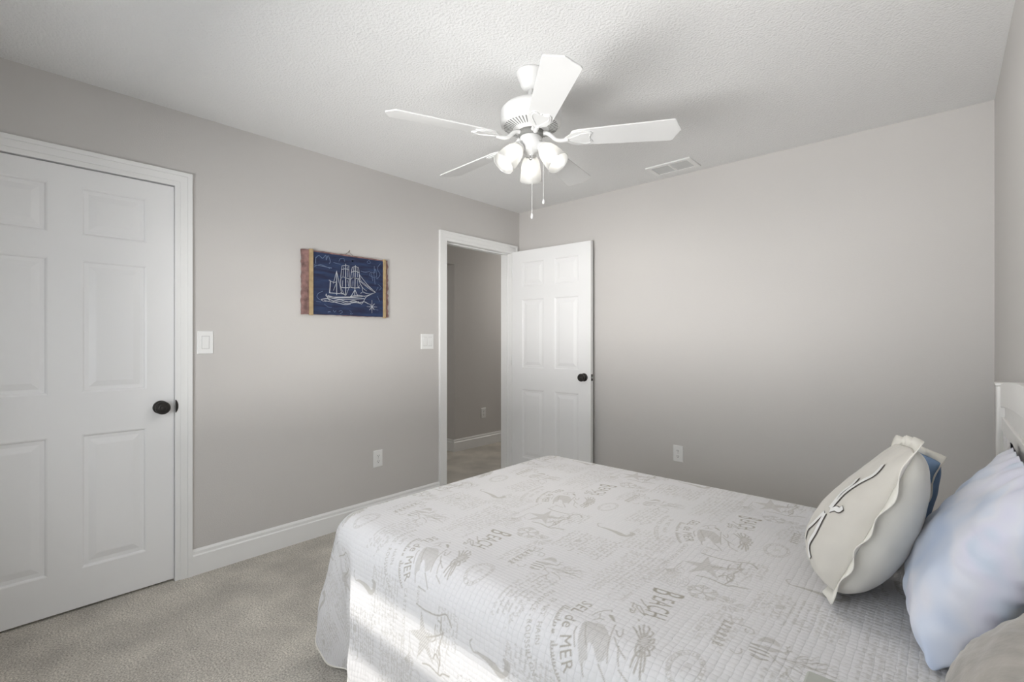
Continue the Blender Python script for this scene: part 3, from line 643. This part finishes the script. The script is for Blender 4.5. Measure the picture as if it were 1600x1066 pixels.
# --- SEL de MER in a bowl shaped arc with two outer lines of lettering
AC = (.19, .088)
text('SEL de MER', arcfn(AC[0], AC[1], .254, math.radians(-98)), .041, .95, .92, .10)
text('SE  NET  HAIN', arcfn(AC[0], AC[1], .318, math.radians(-89)), .020, .7, .95, .1)
text('PROVENCE - ROUSSILLON', arcfn(AC[0], AC[1], .346, math.radians(-94)), .0205, .75, .88, .1)
for w0, w1 in ((-87, -73), (-71, -69), (-66, -50)):       # two cursive words along the arc
    a = w0; pts = []
    while a < w1:
        hh = rg.choice([.006, .007, .008, .016, .006]); 
        for da, dr in ((0, 0), (.35, hh), (.6, hh*.7), (.55, 0)):
            q_ = math.radians(a+da); pts.append((AC[0]+(.276-dr)*math.cos(q_), AC[1]+(.276-dr)*math.sin(q_)))
        a += rg.uniform(1.0, 1.7)
    spl(pts, .0022, .75, 4)
smooth_fill(K4([(240, 470), (250, 380), (290, 290), (340, 250), (440, 270), (510, 290), (550, 350), (570, 410), (550, 480), (500, 520), (430, 520), (415, 480), (400, 430), (370, 400), (340, 420), (325, 480), (290, 480), (260, 500)]), .62, (1.1, .0045))
smooth_fill(K4([(560, 200), (600, 205), (625, 260), (600, 250)]), .8)
for p in ([(250, 555), (262, 490)], [(430, 530), (465, 600), (490, 680)], [(300, 600), (350, 632), (440, 685)], [(400, 195), (470, 165), (580, 155), (592, 172)], [(420, 235), (470, 225), (480, 180)], [(480, 225), (520, 240)], [(625, 290), (600, 340), (555, 450), (525, 545)], [(212, 390), (225, 310), (252, 280)],
          [(632, 340), (655, 400), (690, 385), (700, 330)], [(615, 400), (645, 475), (715, 560)], [(655, 470), (640, 540), (640, 590)], [(632, 605), (720, 700)], [(345, 260), (330, 350), (335, 420)]): spl(K4(p), .0024, .8)
# --- crab
smooth_fill(K4([(840, 430), (860, 380), (920, 370), (965, 400), (970, 470), (940, 530), (890, 540), (850, 500)]), .6, (.4, .006))
for p in ([(865, 520), (805, 560), (757, 615)], [(872, 535), (832, 600), (787, 655)], [(885, 545), (862, 625), (842, 700)], [(905, 545), (905, 610), (880, 665)], [(848, 400), (825, 350), (797, 315)], [(870, 385), (862, 340), (852, 305)], [(900, 375), (895, 330), (905, 300)], [(930, 380), (955, 340), (940, 310)], [(960, 410), (990, 380), (975, 360)],
          [(965, 440), (1000, 430), (985, 470)], [(965, 480), (1000, 500), (975, 530)], [(945, 530), (955, 570), (930, 575)], [(840, 470), (815, 520), (830, 560)]): spl(K4(p), .0040, .75)
for k in range(14):
    a = k*.45; spl(K4([(905+40*math.cos(a), 455+50*math.sin(a)), (905+70*math.cos(a+.2), 455+85*math.sin(a+.2))]), .0026, .8)
# --- starfish with rope wreath
fill(K1([(1410, 512), (1432, 590), (1590, 630), (1455, 642), (1500, 728), (1385, 645), (1220, 662), (1318, 608), (1180, 548), (1350, 572)]), .64, (.9, .006))
for p in ([(1350, 485), (1450, 520), (1600, 560), (1680, 575), (1790, 590), (1850, 640)], [(1310, 690), (1420, 715), (1570, 772), (1640, 775), (1760, 800)], [(1440, 612), (1600, 632), (1720, 640)], [(1500, 700), (1560, 690), (1620, 730)]):
    spl(K1(p), .0042, .75)
for p in ([(340, 555), (320, 610), (345, 640), (280, 670), (230, 700)], [(230, 690), (235, 740), (190, 780), (110, 830)], [(270, 560), (330, 590), (290, 620), (330, 650)], [(60, 640), (150, 640), (160, 600), (190, 570)]): spl(K2(p), .0040, .7)
spl(K2([(180+42*math.cos(q), 750+48*math.sin(q)) for q in range(6)]), .0028, .7, 4, True)
for k in range(24): a = rg.uniform(0, 1); p0 = (1480+250*a+rg.uniform(-40, 40), 660+70*a+rg.uniform(-60, 40)); spl(K1([p0, (p0[0]+rg.uniform(-30, 30), p0[1]+rg.uniform(-20, 20)), (p0[0]+rg.uniform(-50, 50), p0[1]+rg.uniform(-20, 20))]), .0017, .5, 3)
for p in ([(1180, 550), (1150, 580), (1110, 620), (1105, 650), (1150, 665)], [(1165, 590), (1130, 625), (1160, 650)], [(1195, 640), (1165, 610)]): spl(K1(p), .0020, .6)
spl(K1([(1140+100*math.cos(q*PI/6), 740+50*math.sin(q*PI/6)) for q in range(12)]), .0018, .42, 4, True)
spl(K1([(590+75*math.cos(q*PI/6), 880+34*math.sin(q*PI/6)) for q in range(12)]), .0018, .38, 4, True)
for k in range(6): spl(K1([(1080+25*k, 715), (1090+25*k, 740), (1075+25*k, 765)]), .0014, .4, 3)
# --- striped jellyfish with tentacles
smooth_fill(K3([(345, 578), (400, 540), (470, 528), (560, 560), (622, 620), (612, 642), (500, 600), (400, 590)]), .74, (.9, .004))
smooth_fill(K3([(325, 625), (420, 640), (640, 695), (640, 712), (500, 715), (440, 690), (340, 655)]), .74, (.9, .004))
for p, wd in (([(270, 620), (340, 645)], .0055), ([(252, 662), (330, 685), (430, 715), (475, 735)], .0050), ([(248, 705), (340, 735), (470, 775)], .0055), ([(262, 745), (350, 790)], .003), ([(268, 770), (360, 812), (462, 825)], .0050)): spl(K3(p), wd, .72)
for p in ([(560, 755), (700, 805), (900, 828), (1100, 835), (1215, 855)], [(500, 760), (600, 850), (700, 920), (690, 1000)], [(720, 880), (850, 950), (950, 1010), (1010, 1080)], [(640, 780), (800, 830), (1000, 890), (1340, 1030)], [(700, 820), (900, 880), (1200, 960)], [(560, 770), (540, 850)], [(690, 960), (600, 1040)], [(700, 990), (760, 1060), (800, 1100)],
          [(660, 720), (710, 690), (700, 640)], [(710, 690), (770, 690)], [(700, 660), (745, 630)], [(690, 735), (720, 700)], [(840, 770), (880, 745), (960, 755)], [(860, 790), (950, 780), (1000, 800)], [(1000, 850), (1060, 830), (1200, 840)], [(1080, 860), (1140, 850)], [(900, 850), (1000, 900), (1180, 910)]): spl(K3(p), .0022, .7)
for k in range(46):
    a = rg.random(); x0 = 640+700*a; y0 = 760+130*a+rg.uniform(-70-60*a, 130+60*a); spl(K3([(x0, y0), (x0+40, y0+rg.uniform(-12, 26)), (x0+95, y0+rg.uniform(-10, 50))]), .0015, .5, 3)
# --- Seaside script
for p in ([(20, 270), (30, 340), (100, 380), (220, 410), (290, 450), (295, 495), (250, 498)], [(150, 295), (155, 325), (105, 318)], [(200, 430), (192, 470), (232, 482)], [(0, 700), (60, 745), (115, 755), (145, 730), (142, 690)]): spl(K3(p), .0024, .72)
a0, a1 = ref(1141, 974), ref(1121, 1016)
for k in range(6):
    t_ = k/6; bx_, by_ = a0[0]+(a1[0]-a0[0])*t_, a0[1]+(a1[1]-a0[1])*t_; spl([(bx_, by_-.014), (bx_+.010, by_+.002), (bx_+.004, by_+.006), (bx_+.004, by_-.010), (bx_+.013, by_-.010)], .0030, .85, 5)
# --- seahorse
sp_ = catmull(K1([(455, 222), (425, 225), (432, 246), (480, 258), (550, 280), (600, 300), (650, 325), (700, 330), (738, 315), (715, 300)]), 8)
wds = np.interp(np.linspace(0, 1, len(sp_)), [0, .25, .4, .6, .75, .85, 1], [.0035, .004, .010, .020, .011, .018, .005])
for a, b, wd in zip(sp_, sp_[1:], wds): stroke([tuple(a), tuple(b)], wd, .55)
# --- medal stamp
def mcirc(rx_, ry_, n_=20): return K4([(1300+rx_*math.cos(q*2*PI/n_), 700+ry_*math.sin(q*2*PI/n_)) for q in range(n_)])
spl(mcirc(192, 162), .0018, .45, 5, True); spl(mcirc(150, 124), .0018, .42, 5, True)
o1, o2 = mcirc(180, 152, 34), mcirc(162, 135, 34)
for k in range(34):
    if k % 7 != 6: stroke([o1[k], o2[(k+(k % 3)-1) % 34]], .0026, .5)
smooth_fill(K4([(1240, 740), (1270, 680), (1320, 655), (1340, 680), (1355, 750), (1320, 700), (1270, 720)]), .35, (.7, .004))
# --- coral branch and urchin
def branch(x, y, a, l_, d_):
    x2, y2 = x+l_*math.cos(a), y+l_*math.sin(a); spl([(x, y), ((x+x2)/2+rg.uniform(-.002, .002), (y+y2)/2+rg.uniform(-.002, .002)), (x2, y2)], .0012+.0006*d_, .6, 4)
    if d_ > 0:
        for da in (-.55, .1, .6): branch(x2, y2, a+da+rg.uniform(-.15, .15), l_*.72, d_-1)
for a in (-.4, .9, 2.2, 3.4, 4.6): branch(-.080, .038, a, .015, 3)
for k in range(46):
    a = rg.uniform(0, 2*PI); r0 = rg.uniform(.006, .02); spl([(-.067+r0*math.cos(a), .104+r0*math.sin(a)), (-.067+.028*math.cos(a+.1), .104+.028*math.sin(a+.1)), (-.067+(.034+rg.uniform(0, .008))*math.cos(a+.2), .104+(.034+rg.uniform(0, .008))*math.sin(a+.2))], .0014, .55, 3)
for k in range(7): spl([(-.12-.010*k+rg.uniform(-.003, .003), .085+.01*q+.002*math.sin(k+q)) for q in range(5)], .0012, .45, 3)
# --- small shell and postmark
for k in range(9):
    a = PI/2-.9+k*.22; spl([(-.135, -.085), (-.135+.014*math.cos(a), -.085+.014*math.sin(a)), (-.135+.03*math.cos(a), -.085+.03*math.sin(a))], .0018, .6, 3)
spl([(-.14+.030*math.cos(q*PI/6), .205+.026*math.sin(q*PI/6)) for q in range(12)], .0013, .45, 4, True)
fill([tuple(p) for p in catmull([(-.15, .20), (-.14, .215), (-.125, .205), (-.135, .192)], 5, True)], .4)
text('CARTE POSTALE', straight(-.330, -.110), .020, .55, 1.0, .1)
text('UNION', straight(.335-.69, -.050), .016, .5)
# --- handwriting paragraphs
for (x0, y0, ln, rows, sz, v_) in ((-.205, .150, .150, 13, .0085, .50), (-.335, .05, .11, 7, .0075, .42), (-.190, -.215, .30, 9, .0085, .42), (-.02, .085, .17, 6, .0075, .40), (.115, .235, .20, 6, .0085, .45), (-.345, -.28, .16, 10, .0085, .42), (-.14, -.10, .10, 5, .007, .4)):
    for r_ in range(rows): hand(x0+rg.uniform(-.006, .006), y0-0+r_*sz*1.75, ln*rg.uniform(.75, 1), sz, v_, .0013)
# soften a little
tile = (tile+np.roll(tile, 1, 0)+np.roll(tile, -1, 0)+np.roll(tile, 1, 1)+np.roll(tile, -1, 1))/5.0

def print_at(X, Y):
    r_ = -(Y-1.15); t_ = X+.495
    fj = (r_/RES) % NW; fi = (t_/RES) % NH; j0 = np.floor(fj).astype(int); i0 = np.floor(fi).astype(int); dj = fj-j0; di = fi-i0
    g = lambda i, j: tile[i % NH, j % NW]
    return g(i0, j0)*(1-di)*(1-dj)+g(i0+1, j0)*di*(1-dj)+g(i0, j0+1)*(1-di)*dj+g(i0+1, j0+1)*di*dj

# ================================================================== BED
bed = thing('bed', 'full size bed with white panelled headboard standing against the right wall', 'bed', (-.78, 1.53, 0))
BX0, BX1, BY0, BY1, BZ = -1.72, .125, .845, 2.215, .600
bm = B((BX0+.045, BX1-.005, BY0+.05, BY1-.03, .32, BZ-.012)); obj('mattress', bm, M['mattress'], bed, bevel=.045)
bm = B((BX0+.055, BX1-.005, BY0+.06, BY1-.04, .12, .318)); obj('box_spring', bm, M['mattress'], bed, bevel=.02)
for x, y in ((BX0+.12, BY0+.12), (BX0+.12, BY1-.12), (-.1, BY0+.12), (-.1, BY1-.12)):
    bm = bmesh.new(); add_lathe(bm, [(.018, 0), (.022, .12)], 16, Matrix.Translation((x, y, 0))); obj('leg', bm, M['dark_slot'], bed)
HB0, HB1 = .140, .172; HY0, HY1 = .80, 2.235
def top_h(y): t_ = (y-HY0)/(HY1-HY0)*2-1; return 1.098+.040*(1-min(1, abs(t_))**2.2)
hb = None
bm = bmesh.new()
ys = np.linspace(HY0+.05, HY1-.05, 41)
pts = [(y, top_h(y)) for y in ys]+[(y, top_h(y)-.075) for y in ys[::-1]]
add_prism(bm, pts, HB0-.006, HB1, lambda a, b, h: Vector((h, a, b)))
hb = obj('headboard', bm, M['white_wood'], bed, bevel=.002)
for y0 in (HY0, HY1-.05):
    o = obj('post', B((HB0-.014, HB1+.006, y0, y0+.05, 0, 1.098)), M['white_wood'], hb, bevel=.004)
    obj('post_cap', B((HB0-.018, HB1+.008, y0-.005, y0+.055, 1.098, 1.108)), M['white_wood'], hb, bevel=.003)
def reeded(bm, z0, z1f):
    n_ = 84
    for k in range(n_):
        y = HY0+.05+(HY1-HY0-.1)*k/n_; wd = (HY1-HY0-.1)/n_
        add_box(bm, HB0+.004, HB0+.012+(.003 if k % 2 else 0), y, y+wd, z0, z1f(y+wd/2)-.074)
bm = bmesh.new(); reeded(bm, 1.0, top_h); obj('reeded_panel', bm, M['white_wood'], hb)
obj('rail', B((HB0-.004, HB1, HY0+.05, HY1-.05, .955, 1.0)), M['white_wood'], hb, bevel=.003)
obj('lower_panel', B((HB0+.006, HB1-.004, HY0+.05, HY1-.05, .45, .955)), M['white_wood'], hb)
bm = bmesh.new()
for k in range(9): y = HY0+.09+k*.156; add_box(bm, HB0-.001, HB0+.008, y, y+.035, .5, .955)
obj('slats', bm, M['white_wood'], hb, bevel=.002)

# ---- coverlet
STEP = .0023
def sm(t): t = np.clip(t, 0, 1); return t*t*(3-2*t)
def build_coverlet():
    re = .085; L_arc = re*PI/2; xi0, yi0, yi1 = BX0+re, BY0+re, BY1-re; rc = .045; xh = BX1-.003
    # top patch
    nx = int((xh-xi0)/STEP); ny = int((yi1-yi0)/STEP)
    gx = np.linspace(xi0, xh, nx); gy = np.linspace(yi0, yi1, ny); X, Y = np.meshgrid(gx, gy, indexing='ij')
    # round the two foot corners of the top patch by squeezing
    def squeeze(X, Y):
        for cyc, sg in ((yi0+rc, -1), (yi1-rc, 1)):
            dx = (xi0+rc-X); dy = (Y-cyc)*sg; m_ = (dx > 0) & (dy > 0)
            ma = np.maximum(dx, dy); h_ = np.hypot(dx, dy)+1e-9; k = np.where(m_, ma/h_, 1)
            X = np.where(m_, xi0+rc-dx*k, X); Y = np.where(m_, cyc+sg*dy*k, Y)
        return X, Y
    X2, Y2 = squeeze(X, Y)
    def relief(x, y):
        return .0035*np.sin(x*5.1+y*3)+.003*np.sin(y*9+1.3+2*np.sin(x*3))+.0018*np.sin(x*23+3*np.sin(y*7))
    edge = np.minimum(np.minimum(X-xi0, Y-yi0), yi1-Y); fade = sm(edge/.12)
    Z = BZ+relief(X2, Y2)*fade-.004*(1-sm(edge/.05))*0
    V = [np.stack([X2.ravel(), Y2.ravel(), Z.ravel()], 1)]; FL = [np.stack([X2.ravel(), Y2.ravel()], 1)]
    idx = np.arange(nx*ny).reshape(nx, ny); Fq = [np.stack([idx[:-1, :-1].ravel(), idx[1:, :-1].ravel(), idx[1:, 1:].ravel(), idx[:-1, 1:].ravel()], 1)]
    # skirt stations (inner outline point P, outward normal n), fine sampling at corners
    st = []
    for x in np.arange(xh, xi0+rc, -STEP*1.0): st.append((x, yi0, 0, -1))
    n1 = len(st)
    NCR = 330
    for k in range(NCR+1):
        a = -PI/2-k/NCR*PI/2; st.append((xi0+rc+rc*math.cos(a), yi0+rc+rc*math.sin(a), math.cos(a), math.sin(a)))
    n2 = len(st)
    for y in np.arange(yi0+rc, yi1-rc, STEP*1.4): st.append((xi0, y, -1, 0))
    n3 = len(st)
    for k in range(61):
        a = PI-k/60*PI/2; st.append((xi0+rc+rc*math.cos(a), yi1-rc+rc*math.sin(a), math.cos(a), math.sin(a)))
    for x in np.arange(xi0+rc, xh, STEP*2.5): st.append((x, yi1, 0, 1))
    st = np.array(st); ns = len(st)
    # running key q: side x before corner -> negative distance; corner 0..1 ; after: 1+distance
    key = np.zeros(ns)
    key[:n1] = -(st[:n1, 0]-(xi0+rc)); key[n1:n2] = np.linspace(0, 1, n2-n1); key[n2:n3] = 1+(st[n2:n3, 1]-(yi0+rc))+.001; key[n3:] = 9
    # hem control: key, hem x, hem y, cloth drop
    ctl = [(-1.70, .14, .815, .575), (-1.2, -.40, .808, .57), (-.80, -.80, .796, .575), (-.45, -1.15, .812, .575), (-.28, -1.280, .790, .565), (-.17, -1.350, .776, .520), (-.10, -1.402, .776, .450), (-.065, -1.424, .800, .430), (-.03, -1.430, .845, .49), (.05, -1.460, .872, .53), (.18, -1.555, .878, .56),
           (.33, -1.640, .905, .580), (.50, -1.720, .868, .575), (.64, -1.775, .850, .520), (.75, -1.800, .866, .465), (.86, -1.806, .905, .46), (1.0, -1.800, .960, .48), (1.12, -1.785, 1.06, .54), (1.4, -1.765, 1.33, .565), (1.7, -1.785, 1.62, .57), (2.08, -1.77, 2.04, .57)]
    ck = np.array([c[0] for c in ctl]); cps = catmull([c for c in ctl], 10); cps = np.array(cps)
    o_ = np.argsort(cps[:, 0], kind='stable'); cps = cps[o_]
    hx = np.interp(key, cps[:, 0], cps[:, 1]); hy = np.interp(key, cps[:, 0], cps[:, 2]); dr = np.interp(key, cps[:, 0], cps[:, 3])
    far = key >= 9; hx = np.where(far, st[:, 0]+st[:, 2]*.09, hx); hy = np.where(far, st[:, 1]+st[:, 3]*.09, hy); dr = np.where(far, .56, dr)
    # light smoothing along the path
    kk = np.ones(9)/9
    for arr in (hx, hy, dr):
        p = np.pad(arr, 4, mode='edge'); arr[:] = np.convolve(p, kk, 'valid')
    nq = int((.57+.06)/STEP); q = np.linspace(0, 1, nq)
    Px, Py, nxn, nyn = st[:, 0:1], st[:, 1:2], st[:, 2:3], st[:, 3:4]
    rho = q[None, :]*(L_arc+dr[:, None]-re)
    ang = np.clip(rho/re, 0, PI/2); out = re*np.sin(ang); zz = BZ-re*(1-np.cos(ang))-np.maximum(0, rho-L_arc)
    bx, by = Px+nxn*out, Py+nyn*out
    tq = np.clip((rho-L_arc*.6)/(dr[:, None]-re), 0, 1); g = tq**.85
    # destination measured from the side plane
    ex_, ey2 = Px+nxn*re, Py+nyn*re
    SX = bx+(hx[:, None]-ex_)*g; SY = by+(hy[:, None]-ey2)*g
    fx_, fy_ = Px+nxn*rho, Py+nyn*rho
    wob = .0035*np.sin(fx_*31+fy_*9)*tq+.003*np.sin(fy_*37+fx_*11)*tq
    SX = SX+nxn*wob; SY = SY+nyn*wob; SZ = np.maximum(zz, .004)
    base = nx*ny; V.append(np.stack([SX.ravel(), SY.ravel(), SZ.ravel()], 1)); FL.append(np.stack([fx_.ravel(), fy_.ravel()], 1))
    idx = base+np.arange(ns*nq).reshape(ns, nq); Fq.append(np.stack([idx[:-1, :-1].ravel(), idx[1:, :-1].ravel(), idx[1:, 1:].ravel(), idx[:-1, 1:].ravel()], 1)[:, ::1])
    V = np.concatenate(V); FL = np.concatenate(FL); Fq = np.concatenate(Fq)
    Fq[:(nx-1)*(ny-1)] = Fq[:(nx-1)*(ny-1)]
    me = bpy.data.meshes.new('coverlet'); me.vertices.add(len(V)); me.loops.add(Fq.size); me.polygons.add(len(Fq))
    loc = np.array([-.80, 1.53, 0]); me.vertices.foreach_set('co', (V-loc).astype(np.float32).ravel())
    me.loops.foreach_set('vertex_index', Fq.astype(np.int32).ravel()); me.polygons.foreach_set('loop_start', np.arange(0, Fq.size, 4, dtype=np.int32))
    me.update(calc_edges=True); me.validate()
    me.polygons.foreach_set('use_smooth', np.ones(len(me.polygons), bool))
    a = me.attributes.new('print', 'FLOAT', 'POINT'); a.data.foreach_set('value', print_at(FL[:, 0], FL[:, 1]).astype(np.float32))
    a = me.attributes.new('flat', 'FLOAT_VECTOR', 'POINT'); a.data.foreach_set('vector', np.concatenate([FL, np.zeros((len(FL), 1))], 1).astype(np.float32).ravel())
    # hem binding polyline
    hem = np.stack([SX[:, -1], SY[:, -1], SZ[:, -1]], 1)
    return finish('coverlet', me, M['coverlet'], None, Vector(loc), False, 0), hem, n1, n2
cov, hem, n1, n2 = build_coverlet()
tag(cov, 'off white quilted coverlet printed with taupe beach and sea motifs spread over the bed', 'bedspread')
cov.location = (-.80, 1.53, 0)
bm = bmesh.new(); add_tube(bm, [tuple(p) for p in hem[::3]], .0032, 6); obj('hem_binding', bm, M['ruffle'], cov, smooth=True)

# ================================================================== PILLOWS
def pillow(name, Cn, ex, ey, Tf, Tb, m_front, m_back, label, cat, N_=64, pinch=.07, sag=0, wr=0.0, power=.42, seed=1, floor=None, parent=None, rnd=0.0, xmax=9, sag_b=.15):
    Cn, ex, ey = Vector(Cn), Vector(ex), Vector(ey); n = ex.cross(ey).normalized()
    if n.x > 0: n = -n      # front faces the foot of the bed
    rr = random.Random(seed); ph = [rr.uniform(0, 6) for _ in range(12)]
    def surf(u, v, side, lift=0):
        rc_ = 1-rnd*(u*v)**4; uu = u*(1-pinch*(1-v*v))*rc_; vv = v*(1-pinch*(1-u*u))*rc_
        h = (max(0, 1-u*u)*max(0, 1-v*v))**power
        bel = 1-(sag if side > 0 else sag_b)*v        # heavier towards the bottom
        w_ = wr*(math.sin(u*5+v*3+ph[0]+2*math.sin(v*3+ph[1]))*.5+math.sin(u*11-v*7+ph[2]+1.5*math.sin(u*4+ph[3]))*.3+.25*math.sin(17*v+9*u+ph[4]))*(.25+.75*min(1, h*1.3)) * (1 if h > 0.001 else 0)
        # gathered creases running in from the edges
        cr = wr*.8*(max(0, abs(u)-.55)/.45)**1.5*math.sin(v*26+ph[5]+2*math.sin(v*5))*min(1, h*4) + wr*.8*(max(0, abs(v)-.55)/.45)**1.5*math.sin(u*24+ph[6])*min(1, h*4)
        T_ = Tf if side > 0 else Tb
        p = Cn+ex*uu+ey*vv+n*side*(T_*h*bel+w_+cr+lift)
        p.x = min(p.x, xmax)
        if floor is not None and p.z < floor+lift: p.z = floor+lift
        return p
    bm = bmesh.new(); F_, K_ = [], []
    sp = [math.sin(PI/2*(-1+2*i/N_)) for i in range(N_+1)]
    for s_, G in ((1, F_), (-1, K_)):
        for i, u in enumerate(sp):
            row = []
            for j, v in enumerate(sp):
                if s_ == -1 and (i in (0, N_) or j in (0, N_)): row.append(F_[i][j])
                else: row.append(bm.verts.new(surf(u, v, s_)))
            G.append(row)
    for gi, G in enumerate((F_, K_)):
        for i in range(N_):
            for j in range(N_):
                q = [G[i][j], G[i+1][j], G[i+1][j+1], G[i][j+1]]
                if len(set(q)) < 4: continue
                f = bm.faces.new(q if gi == 0 else q[::-1]); f.material_index = gi
    o = obj(name, bm, [m_front, m_back], parent, smooth=True)
    if label: tag(o, label, cat)
    return o, surf, n
def flange(par, surf, ex, ey, n, m, width=.028, amp=.010, freq=26, seed=2, name='ruffle'):
    ex, ey = Vector(ex), Vector(ey); bm = bmesh.new(); rr = random.Random(seed); A, Bb = [], []
    P = []; K = 40
    for k in range(K): P.append((-1+2*k/K, -1, 0, -1))
    for k in range(K): P.append((1, -1+2*k/K, 1, 0))
    for k in range(K): P.append((1-2*k/K, 1, 0, 1))
    for k in range(K): P.append((-1, 1-2*k/K, -1, 0))
    tot = len(P); exn, eyn = ex.normalized(), ey.normalized(); rows = []
    ph1, ph2 = rr.uniform(0, 6), rr.uniform(0, 6)
    for k, (u, v, a, b) in enumerate(P):
        c = surf(u, v, 1)
        nb = [P[(k+d) % tot] for d in (-3, -2, -1, 0, 1, 2, 3)]; dx = sum(p[2] for p in nb)/7; dy = sum(p[3] for p in nb)/7
        L_ = math.hypot(dx, dy); corner = 1.0+.5*(1-abs(abs(dx)-abs(dy))/max(abs(dx), abs(dy)) if min(abs(dx), abs(dy)) > 0 else 0)
        o_ = (exn*dx+eyn*dy)/L_
        s_ = k/tot*2*PI; w_ = amp*(math.sin(s_*freq+ph1+1.5*math.sin(s_*3))+.6*math.sin(s_*freq*.53+ph2))
        rows.append([bm.verts.new(c+o_*(-.003)+n*.0), bm.verts.new(c+o_*width*.5*corner+n*w_*.45), bm.verts.new(c+o_*width*corner+n*w_)])
    for k in range(tot):
        a, b = rows[k], rows[(k+1) % tot]
        for j in range(2): bm.faces.new((a[j], b[j], b[j+1], a[j+1]))
    o = obj(name, bm, m, par, smooth=True, recalc=True); s = o.modifiers.new('solid', 'SOLIDIFY'); s.thickness = .0022
    return o

# cream throw pillow
ex, ey = (.030, -.200, .030), (.078, .010, .185)
p1, s1, nn = pillow('throw_pillow', (-.150, 1.548, .795), ex, ey, .084, .106, M['cream'], M['cream_back'],
    'cream square throw pillow with ruffled edge and embroidered starfish leaning against the pale blue pillow', 'pillow', wr=.0020, sag=.62, power=.42, seed=4, floor=.606, pinch=.02, rnd=.07)
flange(p1, s1, ex, ey, nn, M['ruffle'], .027, .006, 14, 5)
def ribbon(bm, path, wd, surf, lift=.0015, side=1):
    pts = [tuple(p) for p in catmull(path, 6)] if len(path) > 2 else path; L_, R_ = [], []
    for i, (u, v) in enumerate(pts):
        a = pts[max(i-1, 0)]; b = pts[min(i+1, len(pts)-1)]; d = math.hypot(b[0]-a[0], b[1]-a[1])+1e-9
        nu, nv = -(b[1]-a[1])/d*wd/2/.2, (b[0]-a[0])/d*wd/2/.2
        t_ = wd
        L_.append(bm.verts.new(surf(u+nu, v+nv, side, lift))); R_.append(bm.verts.new(surf(u-nu, v-nv, side, lift)))
    for i in range(len(pts)-1): bm.faces.new((L_[i], L_[i+1], R_[i+1], R_[i]))
arms = []
for k, (a, l_) in enumerate(((78, .85), (98, .55), (240, .60), (278, .66), (30, .28))):
    r_ = math.radians(a); c0 = (.56, -.16)
    arms.append([(c0[0]+.05*math.cos(r_), c0[1]+.05*math.sin(r_)), (c0[0]+l_*.5*math.cos(r_+.12), c0[1]+l_*.5*math.sin(r_+.12)), (c0[0]+l_*.8*math.cos(r_-.05), c0[1]+l_*.8*math.sin(r_-.05)), (c0[0]+l_*math.cos(r_+.06), c0[1]+l_*math.sin(r_+.06))])
bm = bmesh.new()
for a in arms: ribbon(bm, a, .0178, s1, .0016)
emb = obj('embroidery', bm, M['emb_dark'], p1, smooth=True); emb['label'] = 'dark outlined stitched starfish'
bm = bmesh.new()
for a in arms: ribbon(bm, a, .0128, s1, .0026)
obj('applique', bm, M['emb_white'], emb, smooth=True)
# blue throw pillow behind it
ex, ey = (.045, -.165, .01), (.052, .01, .155)
p2, s2, n2_ = pillow('throw_pillow', (-.100, 1.905, .748), ex, ey, .065, .060, M['denim'], M['denim'], 'blue throw pillow with cream ruffle standing behind the cream pillow', 'pillow', wr=.001, sag=.1, power=.5, seed=8, floor=.606, pinch=.03, rnd=.04)
flange(p2, s2, ex, ey, n2_, M['ruffle'], .020, .006, 12, 9)
# large pale blue sleeping pillow against the headboard
ex, ey = (.0, -.255, 0), (.088, 0, .190)
p3, s3, n3 = pillow('sleeping_pillow', (.070, 1.480, .798), ex, ey, .092, .085, M['case'], M['case'], 'large pale blue and white patterned pillow leaning on the headboard', 'pillow', N_=90, wr=.0066, sag=.30, power=.36, seed=12, floor=.606, pinch=.045, xmax=.124)
# taupe pillow low at the near side of the bed
ex, ey = (.0, -.19, 0), (.050, 0, .088)
p4, s4, n4 = pillow('fleece_pillow', (.074, 1.025, .688), ex, ey, .060, .020, M['taupe'], M['taupe'], 'taupe grey fleece pillow below the pale blue pillow at the near side of the bed', 'pillow', N_=56, wr=.003, sag=.1, power=.36, seed=21, floor=.606, pinch=.03, xmax=.124)

# ================================================================== NIGHTSTAND
nsd = thing('nightstand', 'small grey green nightstand beside the head of the bed at the bottom edge', 'nightstand', (.0, .60, 0))
nx0, nx1, ny0, ny1 = -.142, .165, .38, .775
obj('tabletop', B((nx0, nx1, ny0, ny1, .757, .781)), M['night'], nsd, bevel=.003)
obj('body', B((nx0+.012, nx1-.01, ny0+.012, ny1-.012, .48, .757)), M['night'], nsd, bevel=.002)
for x in (nx0+.015, nx1-.050):
    for y in (ny0+.015, ny1-.050): obj('leg', B((x, x+.035, y, y+.035, 0, .48)), M['night'], nsd, bevel=.002)
dw = obj('drawer', B((nx0+.004, nx0+.0125, ny0+.03, ny1-.03, .52, .70)), M['night'], nsd, bevel=.002)
bm = bmesh.new(); add_lathe(bm, [(.005, 0), (.006, .01), (.013, .018), (.013, .024), (.0, .028)], 20, knobM((nx0+.004, (ny0+ny1)/2, .61), (-1, 0, 0)), False, False); obj('knob', bm, M['bronze'], dw, smooth=True)
